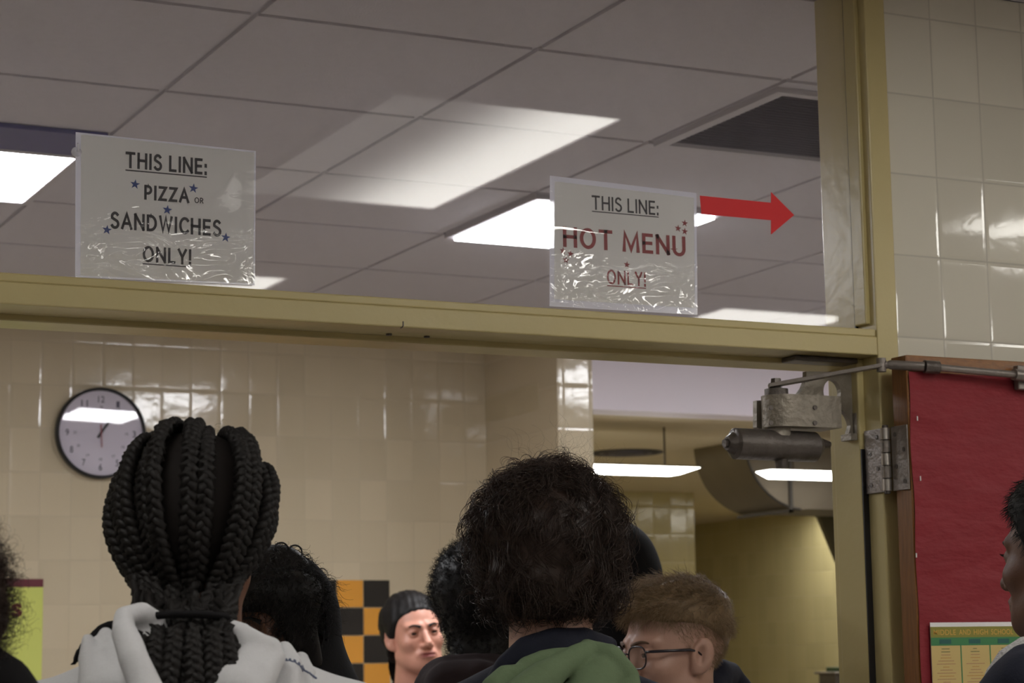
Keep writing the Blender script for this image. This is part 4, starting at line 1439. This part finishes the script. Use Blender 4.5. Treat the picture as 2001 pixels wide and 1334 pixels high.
def plait(path, nout, w_=.0070, hh=.0040, rs=.0056, L=.034, ph=0.0):
    """three interlaced strands following a path"""
    seg = np.linalg.norm(np.diff(path, axis=0), axis=1); sarc = np.concatenate([[0], np.cumsum(seg)])
    T_ = nrm(np.gradient(path, axis=0)); N_ = nrm(nout - T_ * (nout * T_).sum(1, keepdims=True)); B_ = np.cross(T_, N_)
    Qs = []
    for k in range(3):
        th = 2 * np.pi * sarc / L + 2 * np.pi * k / 3 + ph
        Qs.append(path + B_ * (w_ * np.sin(th))[:, None] + N_ * (hh * np.sin(2 * th))[:, None])
    return tubes(np.stack(Qs), np.array([rs] * 3), 1.0, 7)


for i in range(NB):
    s_ = 2 * i / (NB - 1) - 1
    ph = math.radians(100 * math.copysign(abs(s_) ** 1.2, s_) + rng.uniform(-2, 2))
    pts, nn = [], []
    Fd = np.array([.62 * math.sin(ph), .80, .42 + .16 * math.cos(ph)]); Gd = np.array([.62 * math.sin(ph), -.58, -1.08])
    Md = np.array([1.25 * math.sin(ph), -.42, 1.1 * math.cos(ph) + .12])
    lump = rng.uniform(-.003, .006)
    for t in np.linspace(0, .94, 110):
        d_ = nrm(Fd * (1 - t) ** 2 + 2 * 1.15 * Md * t * (1 - t) + Gd * t * t)
        q = cen + d_ / np.linalg.norm(d_ / rad) * (1 + (lump + .004 * math.sin(5 * t + i * 2.1)) / .095)
        pts.append(q); nn.append(nrm((q - cen) / rad ** 2))
    u = math.sin(ph * .86)
    lay = (i % 3) - 1
    tail = []
    for t in np.linspace(.05, 1, 100):
        z = -.098 - .33 * t
        hw = .046 + .026 * min(1, t * 2.2)
        out = .125 * (1 - math.exp(-5 * t)) * (1 - .25 * t)
        tail.append((u * hw + .003 * math.sin(9 * t + i), -.102 - out - .010 * lay - .016 * math.cos(u * 1.5), z))
    P_ = np.vstack([pts, tail])
    for _ in range(22): P_[80:150] = .5 * P_[80:150] + .25 * (P_[79:149] + P_[81:151])
    nout = np.vstack([nn, np.tile(np.array([0, -1.0, .0]), (len(tail), 1))])
    V, F = plait(P_, nout, ph=rng.uniform(0, 6), w_=.0080 + rng.uniform(-.0006, .0010))
    fastmesh('braid', p.h2b(V), F, m_hair_braid, p.root)
V_, F_ = lathe([(.037 + .0045 * math.cos(t), .0045 * math.sin(t)) for t in np.linspace(0, 2 * math.pi, 13)], 40)
V_ = np.array(V_); V_ = np.stack([V_[:, 0] * 1.36, V_[:, 2] * .85 - .134, V_[:, 1] - .112 - .15 * (V_[:, 2] * .85)], 1)
fastmesh('hair_tie', p.h2b(V_), np.array(F_), m_blackcloth, p.root)
# loose fuzz round the outline
V, F = hair_cap(.016, 'low', .006)
P0, N0 = scatter(V, F, 150, rng, lambda v: v[:, 1] < .05)
Vf, Ff = strands(P0, N0, flow(P0, (0, .02, .14), rng, .6), rng.uniform(.008, .02, 150), 7, .00022, rng, lift=.6, curl=.003)
p.hair([scalp, (Vf, Ff)], M('scalp_hair', srgb(20, 15, 13), .8, spec=.2), 'hair')
p.clothes(m_grey_hoodie, m_denim, m_shoe, 'hoodie', .007, .4, fold=.004)
X_ = lambda a, b, Y, r: (p.pix(a, b, Y), r)
hood = [[X_(172, 1250, 2.20, .007), X_(182, 1290, 2.19, .015), X_(200, 1350, 2.16, .026)],
        [X_(206, 1238, 2.21, .007), X_(222, 1285, 2.18, .017), X_(246, 1350, 2.15, .026)],
        [X_(190, 1262, 2.21, .010), X_(205, 1310, 2.19, .022), X_(225, 1360, 2.16, .032)],
        [X_(240, 1210, 2.17, .010), X_(243, 1236, 2.14, .013), X_(262, 1290, 2.11, .015), X_(292, 1360, 2.09, .018)],
        [X_(242, 1204, 2.18, .010), X_(276, 1198, 2.18, .011), X_(302, 1214, 2.19, .011), X_(312, 1262, 2.18, .013), X_(310, 1340, 2.16, .016)],
        [X_(268, 1222, 2.21, .022), X_(290, 1280, 2.185, .024), X_(306, 1340, 2.16, .026)],
        [X_(440, 1211, 2.17, .003), X_(466, 1232, 2.16, .010), X_(500, 1258, 2.15, .014), X_(530, 1264, 2.15, .011)],
        [X_(530, 1264, 2.15, .010), X_(538, 1286, 2.14, .011), X_(512, 1320, 2.12, .016), X_(480, 1380, 2.1, .02)],
        [X_(468, 1245, 2.175, .016), X_(500, 1290, 2.15, .022), X_(460, 1350, 2.12, .03)],
        [X_(556, 1268, 2.2, .009), X_(566, 1300, 2.18, .015), X_(545, 1370, 2.15, .024)],
        [X_(588, 1288, 2.22, .009), X_(590, 1320, 2.2, .016), X_(572, 1380, 2.17, .024)],
        [X_(240, 1365, 2.18, .035), X_(340, 1390, 2.18, .045), X_(500, 1390, 2.18, .04), X_(580, 1385, 2.20, .035)]]
hd_ = p.lumps('hood', hood, m_grey_hoodie, k=.005, h=.0032, wr=.0012)
p.lumps('inner_collar', [[X_(142, 1296, 2.27, .004), X_(168, 1260, 2.27, .007), X_(206, 1231, 2.28, .008), X_(250, 1226, 2.29, .012)]], m_blackcloth, k=.01, h=.005)
# faint script print on the shoulders
for bx, by, ln_, Yd in ((92, 1318, 95, 2.24), (128, 1330, 60, 2.22), (556, 1284, 40, 2.165), (586, 1302, 34, 2.18), (612, 1330, 50, 2.24)):
    pts = []
    for k in range(26):
        t = k / 25
        pts.append(p.pix(bx + ln_ * t + 4 * math.cos(t * 30), by - (.30 if bx < 300 else -.55) * ln_ * t + 5 * math.sin(t * 30 + bx), Yd))
    # lay the squiggle on the nearest cloth
    for o_ in (hd_, p.top):
        pass
    new = []
    for q in pts:
        best = None
        for o_ in (hd_, p.top):
            ok, co, no, _ = o_.closest_point_on_mesh(Vector(q))
            if ok and (best is None or (co - Vector(q)).length < best[0]): best = ((co - Vector(q)).length, co + no * .0006)
        new.append(best[1])
    MB().tube(new, .0008, 5).build('printed_script', m_grey_print, p.root)

# ---------------------------------------------------------------- 2  tousled dark hair, green hood
rng = np.random.default_rng(5)
p = Person(1075, 1090, 2.6, 30, 28, 'person seen from behind with tousled dark brown hair, navy jacket with green hood', sh=.210, slope=.022)
p.build_body(m_skin_fair, .004)


def mop(P):
    d = ell(P, (0, -.016, .022), (.100, .114, .104))
    return smin(d, ell(P, (0, -.045, -.030), (.088, .075, .056)), .03)


V, F = hair_cap(0, 'low', .0045, head=mop, noise=lambda P: .006 * wob(P, 2.2, 1) + .003 * wob(P, 5, 2))
base = (V, F)
def clumps(V, F, n_, per, ok, crown, length, rng, spread=.004, jit=.35, **kw):
    """locks: neighbouring hairs share one wave"""
    P0, N0 = scatter(V, F, n_, rng, ok)
    T0 = flow(P0, crown, rng, jit, N0)
    sd = int(rng.integers(1 << 30)); L_ = rng.uniform(length[0], length[1], n_)
    out = []
    for c_ in range(per):
        q = P0 + rng.normal(0, spread, P0.shape)
        out.append(strands(q, N0, nrm(T0 + rng.normal(0, .05, T0.shape)), L_ * rng.uniform(.8, 1.1, n_), 12, rng.uniform(.0004, .0008, n_), np.random.default_rng(sd), **kw))
    return joinm(out)


g1 = clumps(V, F, 620, 10, lambda v: (v[:, 1] < .09) & (v[:, 2] > -.05), (0, .015, .13), (.04, .085), rng, lift=.10, curl=.011, turns=.9, droop=.45, hug=1.9)
g1b = clumps(V, F, 160, 9, lambda v: (v[:, 1] < .06) & (v[:, 2] < -.04), (0, .015, .13), (.015, .035), rng, lift=.12, curl=.006, turns=.8, droop=.25, hug=.9)
g1c = clumps(V, F, 200, 10, lambda v: v[:, 2] > .085, (0, .03, .13), (.035, .06), rng, jit=.9, lift=.14, curl=.010, turns=.9, droop=.2, hug=1.6)
g1 = joinm([g1, g1b, g1c])
P0, N0 = scatter(V, F, 260, rng, lambda v: v[:, 1] < .08)
g2 = strands(P0, N0, flow(P0, (.0, .015, .13), rng, .8, N0), rng.uniform(.03, .055, len(P0)), 14, .0003, rng, lift=.55, curl=.010, turns=1.3, hug=.9)
P0, N0 = scatter(V, F, 90, rng, lambda v: (v[:, 2] > .085) & (v[:, 1] < .06) & (v[:, 0] > -.03))
g3 = strands(P0, N0, nrm(rng.normal(0, 1, P0.shape)), rng.uniform(.04, .085, len(P0)), 18, .00016, rng, lift=1.6, curl=.008, turns=1.6, hug=.3)
p.hair([base, g1, g2, g3], m_hair_dkbrown)
# the standing locks on the crown
LK, LR = [], []
hb = lambda a, b, Y=2.57: np.array(p.pix(a, b, Y))
for pts, r, cnt in (([(1046, 960), (1042, 938), (1030, 923), (1010, 920), (992, 930), (976, 948), (966, 966)], .0011, 7),
                    ([(965, 985), (945, 990), (928, 985), (920, 974), (923, 968), (930, 970)], .0008, 4),
                    ([(960, 990), (935, 1002), (918, 1020), (912, 1038), (906, 1046)], .0006, 3),
                    ([(1060, 950), (1030, 934), (1000, 940), (970, 965), (955, 985)], .0014, 14),
                    ([(1040, 955), (1005, 945), (985, 955), (960, 980)], .0012, 12),
                    ([(1090, 955), (1120, 948), (1150, 958), (1180, 978)], .0009, 8)):
    for c_ in range(cnt):
        j = rng.normal(0, 2.2, (len(pts), 2)) * (0 if c_ == 0 else 1) + (rng.normal(0, 2.0, 2) if c_ else 0)
        Yj = 2.57 + rng.normal(0, .012)
        LR.append(r * (1.25 if c_ == 0 else rng.uniform(.3, .7)))
        LK.append(spline([hb(a + j[k, 0], b + j[k, 1], Yj) for k, (a, b) in enumerate(pts)], 20))
V, F = tubes(np.stack(LK), np.array(LR), .4, 5)
fastmesh('loose_lock', V, F, m_hair_dkbrown, p.root)
p.clothes(m_navy, m_denim, m_shoe, 'jacket', .008, 1.4)
X_ = lambda a, b, Y, r: (p.pix(a, b, Y), r)
col = [[X_(968, 1340, 2.56, .016), X_(990, 1300, 2.54, .016), X_(1025, 1266, 2.53, .016), X_(1080, 1250, 2.52, .017), X_(1140, 1250, 2.53, .016), X_(1190, 1262, 2.56, .014)],
       [X_(985, 1330, 2.56, .02), X_(1040, 1290, 2.53, .024), X_(1100, 1275, 2.52, .024), X_(1170, 1280, 2.55, .02)]]
p.lumps('collar', col, m_navy, k=.01, h=.005)
hood = [[X_(1148, 1266, 2.49, .012), X_(1190, 1290, 2.47, .022), X_(1222, 1322, 2.47, .018), X_(1228, 1370, 2.46, .02)],
        [X_(1148, 1268, 2.48, .012), X_(1110, 1292, 2.46, .016), X_(1060, 1325, 2.44, .022), X_(1010, 1370, 2.43, .026)],
        [X_(1172, 1292, 2.48, .022), X_(1165, 1330, 2.47, .034), X_(1140, 1390, 2.45, .045)],
        [X_(1120, 1282, 2.49, .012), X_(1060, 1290, 2.48, .014), X_(1030, 1302, 2.48, .014), X_(1000, 1340, 2.47, .018)],
        [X_(1010, 1310, 2.47, .010), X_(985, 1316, 2.47, .012), X_(966, 1345, 2.46, .018), X_(980, 1390, 2.44, .03)],
        [X_(1030, 1335, 2.49, .02), X_(1060, 1380, 2.47, .035)]]
p.lumps('hood', hood, m_green_hood, k=.005, h=.0036, wr=.0012)

# ---------------------------------------------------------------- 3  hooded, behind the braids
rng = np.random.default_rng(8)
p = Person(536, 1222, 3.15, 205, 200, 'person in a black hood, face half hidden behind the braided ponytail', pitch=-8, hs=.93)
p.build_body(m_skin_brown, .0035)
p.brows(m_hair_black)
V, F = hair_cap(.014, 'low', .0045, noise=lambda P: .004 * wob(P, 3, 1))
xs = ax_(-.12, (.12, .004)); ys = ax_(-.02, (.14, .004)); zs = ax_(-.06, (.16, .004)); P = grid(xs, ys, zs)
fr_ = smin(ell(P, (-.005, .052, .062), (.078, .055, .040)), cone(P, (-.045, .075, .055), (-.066, .068, -.05), .028, .018), .03) + .003 * wob(P, 4, 2)
fr_ = smin(fr_, cone(P, (-.020, .088, .045), (-.040, .094, -.02), .018, .010), .02)
V3, F3 = nets(fr_, xs, ys, zs)
V, F = joinm([(V, F), (V3, F3)])
P0, N0 = scatter(V, F, 2600, rng, lambda v: v[:, 2] > .0)
g1 = strands(P0, N0, nrm(flow(P0, (0, -.03, .13), rng, .4) + np.array([0, .5, 0])), rng.uniform(.02, .055, len(P0)), 10, .0006, rng, lift=.35, curl=.005, turns=1.4, droop=.25, hug=.7)
p.hair([(V, F), g1], m_hair_black)
p.clothes(m_blackcloth, m_denim, m_shoe, 'hoodie', .009, 2.2)
# the hood: a shell open towards the face
xs = ax_(-.19, (.19, .005)); ys = ax_(-.2, (.17, .005)); zs = ax_(-.28, (.19, .005))
P = grid(xs, ys, zs)
d_ = ell(P, (0, -.02, .020), (.102, .116, .104))
d_ = smin(d_, cone(P, (0, -.03, -.02), (0, -.03, -.2), .100, .185), .05)
inn = smin(ell(P, (.004, .0, .012), (.091, .118, .092)), cone(P, (.004, .0, -.02), (0, .0, -.26), .090, .1), .04)
d_ = smax(d_, -inn, .008)
d_ = smax(d_, P[1] - .085 - .15 * (P[2] - .0), .010)
d_ = d_ + .0025 * wob(P, 2, 4)
V, F = nets(d_, xs, ys, zs)
fastmesh('hood', p.h2b(V), F, m_blackcloth, p.root)
LK = [spline([p.pix(a, b, 3.12) for a, b in q], 20) for q in (
    [(536, 1075), (540, 1063), (552, 1060), (561, 1066), (564, 1076), (562, 1088)], [(562, 1078), (568, 1068), (578, 1065), (587, 1070), (590, 1080), (588, 1094)])]
V, F = tubes(np.stack(LK), np.array([.0015, .0015]), .8, 6)
fastmesh('loose_curl', V, F, m_hair_black, p.root)

# ---------------------------------------------------------------- 4  woman by the back wall
rng = np.random.default_rng(9)
p = Person(812, 1240, 5.7, 185, 190, 'person facing the doorway with dark pulled-back hair and dark top, beside the chequered tiles', pitch=4, roll=6, sw=.95, hs=.97)
p.build_body(m_skin_tan, .0024, jaw=1.0)
p.brows(m_hair_black)
V, F = hair_cap(lambda P: .0035 + .022 * np.clip((.05 - P[1]) / .10, 0, 1) + .012 * np.clip((-.03 - P[2]) / .06, 0, 1), 'short', .003, noise=lambda P: .0011 * np.sin(330 * P[0] + 90 * P[2]) + .0012 * wob(P, 7, 3))
HL['fringe'] = ([-.13, -.06, -.035, -.022, .0, .018, .040, .075, .095], [-.088, -.085, -.06, .02, -.018, -.002, .036, .055, .060])
V2, F2 = hair_cap(.0004, 'fringe', .003)
P1, N1 = scatter(V2, F2, 6000, rng, lambda v: v[:, 1] > -.01)
T1 = nrm(np.array([0, -.08, .06]) - P1 + rng.normal(0, .008, P1.shape))
g0 = strands(P1, N1, T1, rng.uniform(.012, .03, len(P1)), 6, .0004, rng, lift=.10, hug=.8)
P0, N0 = scatter(V, F, 3500, rng)
T0 = nrm(np.array([0, -.12, -.02]) - P0 + rng.normal(0, .01, P0.shape))
g1 = strands(P0, N0, T0, rng.uniform(.03, .07, len(P0)), 8, .0006, rng, lift=.05, hug=1.2)
xs = ax_(-.06, (.06, .004)); P = grid(xs, ax_(-.2, (-.06, .004)), ax_(-.16, (.05, .004)))
bn = smin(ell(P, (0, -.125, -.02), (.034, .03, .034)), ell(P, (.03, -.085, -.085), (.06, .04, .05)), .03) + .002 * wob(P, 4)
Vb, Fb = nets(bn, xs, ax_(-.2, (-.06, .004)), ax_(-.16, (.05, .004)))
p.hair([(V, F), (Vb, Fb), g0, g1], m_hair_black)
p.clothes(m_navy, m_denim, m_shoe, 'shirt', .009, 3.1, collar=(.062, .012, p.shz + .07, -.02))

# ---------------------------------------------------------------- 5  short coily hair, brown-black hood
rng = np.random.default_rng(21)
p = Person(948, 1190, 3.85, 40, 25, 'person seen from behind in brown-black hoodie with short coily black hair')
p.build_body(m_skin_brown, .004)
HL['nape'] = ([-.13, -.06, -.03, -.012, .01, .03, .055, .08, .1], [-.15, -.145, -.12, -.04, -.02, .0, .04, .055, .06])
nk_ = lambda P: smin(head_sdf(P, ear=False, eyes=False), cone(P, (0, -.022, -.055), (0, -.045, -.2), .056, .062), .02)
V, F = hair_cap(lambda P: .008 + .018 * np.clip((P[2] + .06) / .08, 0, 1), 'nape', .0045, noise=lambda P: .003 * wob(P, 5, 1) + .002 * wob(P, 11, 2), head=nk_)
P0, N0 = scatter(V, F, 5200, rng)
g1 = strands(P0, N0, nrm(rng.normal(0, 1, P0.shape)), rng.uniform(.008, .018, len(P0)), 8, .0007, rng, lift=.9, curl=.0035, turns=1.3, hug=.2)
p.hair([(V, F), g1], m_hair_black)
p.clothes(m_brownblack, m_denim, m_shoe, 'hoodie', .009, 4.4)
X_ = lambda a, b, Y, r: (p.pix(a, b, Y), r)
p.lumps('hood', [[X_(845, 1315, 3.80, .022), X_(880, 1302, 3.74, .024), X_(930, 1300, 3.72, .025), X_(990, 1305, 3.74, .024), X_(1010, 1320, 3.8, .02)],
                 [X_(838, 1340, 3.82, .03), X_(880, 1335, 3.72, .045), X_(930, 1340, 3.69, .05), X_(990, 1340, 3.72, .045)]], m_brownblack, k=.012, h=.006, wr=.002)

# ---------------------------------------------------------------- 6  smooth black hood between the mop and the glasses
p = Person(1192, 1140, 4.35, 20, 25, 'person seen from behind in a smooth black hood, mostly hidden behind the tousled hair')
p.build_body(m_skin_brown, .006)
p.clothes(m_blackcloth, m_denim, m_shoe, 'hoodie', .011, 5.2)
xs = ax_(-.19, (.19, .006)); ys = ax_(-.2, (.17, .006)); zs = ax_(-.28, (.19, .006))
P = grid(xs, ys, zs)
d_ = smin(ell(P, (0, -.02, .03), (.112, .122, .118)), cone(P, (0, -.03, -.02), (0, -.03, -.2), .105, .125), .05)
inn = smin(ell(P, (0, .0, .022), (.098, .12, .102)), cone(P, (0, .0, -.02), (0, .0, -.26), .094, .1), .04)
d_ = smax(smax(d_, -inn, .008), P[1] - .07 - .15 * P[2], .01) + .002 * wob(P, 2, 7)
V, F = nets(d_, xs, ys, zs)
fastmesh('hood', p.h2b(V), F, m_blackcloth, p.root)
V, F = hair_cap(.006, 'low', .006)
p.hair([(V, F)], m_hair_black)

# ---------------------------------------------------------------- 7  light brown hair and glasses
rng = np.random.default_rng(13)
p = Person(1312, 1276, 3.4, -93, -72, 'person in glasses with short light brown hair, seen in profile beside the right jamb', pitch=-2, sw=.9)
p.build_body(m_skin_fair, .0024)
p.brows(M('light_brown_brow', srgb(96, 72, 54), .7))
HL['top'] = ([-.13, -.10, -.06, -.02, .02, .05, .08, .1], [-.02, .0, .03, .048, .055, .056, .066, .072])
top_ = lambda P: .003 + .007 * np.clip((-.02 - P[1]) / .05, 0, 1) * np.clip((P[2] - .0) / .03, 0, 1) + .017 * np.clip((P[2] - .045) / .05, 0, 1) + .006 * np.clip((P[1] - .0) / .06, 0, 1) * np.clip((P[2] - .06) / .03, 0, 1)
V, F = hair_cap(top_, 'top', .003, noise=lambda P: .0015 * np.sin(260 * P[0] + 40 * P[1]) * np.clip((P[2] - .06) / .03, 0, 1))
P0, N0 = scatter(V, F, 5200, rng, lambda v: v[:, 2] > .03)
up = np.clip((P0[:, 2] - .04) / .05, 0, 1)
T0 = nrm(np.array([-.35, .75, -.05]) * (up[:, None]) + np.array([0, -.25, -.6]) * (1 - up[:, None]) + rng.normal(0, .18, P0.shape))
g1 = strands(P0, N0, T0, .017 + .026 * up * rng.uniform(.6, 1.2, len(P0)), 8, .00042, rng, lift=.30, hug=.8, curl=.0012)
V2, F2 = hair_cap(.0006, 'short', .003)
P0, N0 = scatter(V2, F2, 9000, rng, lambda v: v[:, 2] < .07)
g2 = strands(P0, N0, nrm(np.array([0, -.35, -.6]) + rng.normal(0, .2, P0.shape)), rng.uniform(.005, .011, len(P0)), 4, .00030, rng, lift=.35, hug=.4)
p.hair([(V, F), g1, g2], m_hair_blond)
p.clothes(m_navy, m_denim, m_shoe, 'jacket', .009, 6.3)
X_ = lambda a, b, Y, r: (p.pix(a, b, Y), r)
p.lumps('collar', [[X_(1385, 1350, 3.40, .03), X_(1402, 1318, 3.44, .030), X_(1425, 1318, 3.48, .026), X_(1440, 1350, 3.5, .03)]], m_navy, k=.012, h=.006, wr=.002)
# spectacles
gb_ = MB(); lens_ = []
fr_pts = {}
for sx in (-1, 1):
    ring = []
    for k in range(28):
        a = 2 * math.pi * k / 28
        cx_, cz_ = .0245 * math.copysign(abs(math.cos(a)) ** .7, math.cos(a)),   .0200 * math.copysign(abs(math.sin(a)) ** .7, math.sin(a))
        ring.append((sx * .034 + cx_, .099 - .40 * (abs(sx * .034 + cx_)) ** 1.5, -.004 + cz_))
    fr_pts[sx] = ring
to = lambda q: Vector(p.h2b(np.array(q)[None])[0])
m_specs = M('dark_spectacle_frame', srgb(34, 28, 36), .25)
sp_ = MB()
for sx in (-1, 1):
    r_ = [to(q) for q in fr_pts[sx]]
    sp_.tube(r_ + [r_[0]], .0016, 8)
sp_.tube([to((-.010, .0985, .002)), to((0, .1005, .004)), to((.010, .0985, .002))], .0016, 8)
spf = sp_.build('spectacles_rim', m_specs, p.root, smooth=True)
for sx in (-1, 1):
    t_ = MB()
    a, b = to((sx * .058, .093, .006)), to((sx * .078, .01, .006))
    t_.tube([a, to((sx * .071, .084, .0065)), b, to((sx * .079, -.005, .002)), to((sx * .078, -.022, -.012))], [.0022, .0028, .0026, .002, .002], 8)
    t_.build('temple_arm', m_specs, spf, smooth=True)
    c_ = np.mean(np.array(fr_pts[sx]), 0)
    LV = [to(c_)] + [to(q) for q in fr_pts[sx]]
    pyd('lens', LV, [(0, 1 + k, 1 + (k + 1) % 28) for k in range(28)], sheet_mat('spectacle_lens', .05, rough=.03, ior=1.6), spf, smooth=True)

# ---------------------------------------------------------------- 8  profile at the right edge
rng = np.random.default_rng(17)
p = Person(2088, 1087, 2.35, -12, -5, 'person at the right edge in navy jacket with white fleece collar, facing the red door')
p.build_body(m_skin_dark, .003)
V, F = hair_cap(lambda P: .006 + .010 * np.clip((P[2] - .02) / .07, 0, 1), 'short', .0035)
P0, N0 = scatter(V, F, 3500, rng)
g1 = strands(P0, N0, flow(P0, (0, -.02, .13), rng, .4), .014, 6, .0006, rng, lift=.4, hug=.6)
p.hair([(V, F), g1], m_hair_black)
p.brows(m_hair_black)
# lashes
for sx in (-1, 1):
    Q_ = []
    for k in range(9):
        x = sx * (.0225 + .018 * k / 8); y = .0845 - .006 * (k / 8)
        Q_.append(spline([(x, y, .003), (x + sx * .001, y + .005, .0035), (x + sx * .002, y + .0095, .007)], 6))
    V, F = tubes(np.stack(Q_), np.array([.0006] * 9), .4, 4)
    fastmesh('eyelashes', p.h2b(V), F, m_hair_black, p.body)
p.clothes(m_navy, m_denim, m_shoe, 'jacket', .008, 7.4)
X_ = lambda a, b, Y, r: (p.pix(a, b, Y), r)
p.lumps('fleece_collar', [[X_(1930, 1345, 2.28, .010), X_(1942, 1316, 2.28, .011), X_(1966, 1285, 2.27, .012), X_(2002, 1260, 2.26, .012), X_(2050, 1250, 2.25, .012), X_(2120, 1262, 2.28, .012)]], m_fleece_white, k=.01, h=.0035, wr=.001)
p.lumps('hood', [[X_(1940, 1360, 2.27, .022), X_(1965, 1325, 2.26, .024), X_(2005, 1295, 2.25, .026), X_(2060, 1285, 2.23, .03), X_(2130, 1300, 2.26, .03)],
                 [X_(1950, 1390, 2.26, .04), X_(2010, 1345, 2.23, .05), X_(2080, 1340, 2.21, .06)]], m_navy, k=.012, h=.005)

# ---------------------------------------------------------------- 9  curly hair at the left edge
rng = np.random.default_rng(19)
p = Person(-175, 1246, 2.05, 30, 20, 'person at the left edge with curly dark hair and black top, before the lime poster')
p.build_body(m_skin_brown, .005)
V, F = hair_cap(.014, 'low', .005, noise=lambda P: .004 * wob(P, 4, 1))
P0, N0 = scatter(V, F, 7000, rng)
g1 = strands(P0, N0, flow(P0, (0, 0, .14), rng, .6), rng.uniform(.012, .03, len(P0)), 14, .00036, rng, lift=.3, curl=.006, turns=1.8, droop=.3, hug=.8)
p.hair([(V, F), g1], m_hair_dkbrown)
p.clothes(m_blackcloth, m_denim, m_shoe, 'jacket', .009, 8.1)
p.lumps('hood', [[(p.pix(a, b, 2.0), r) for a, b, r in ((-140, 1330, .03), (-50, 1310, .03), (4, 1335, .028), (36, 1390, .03))]], m_blackcloth, k=.01, h=.006)
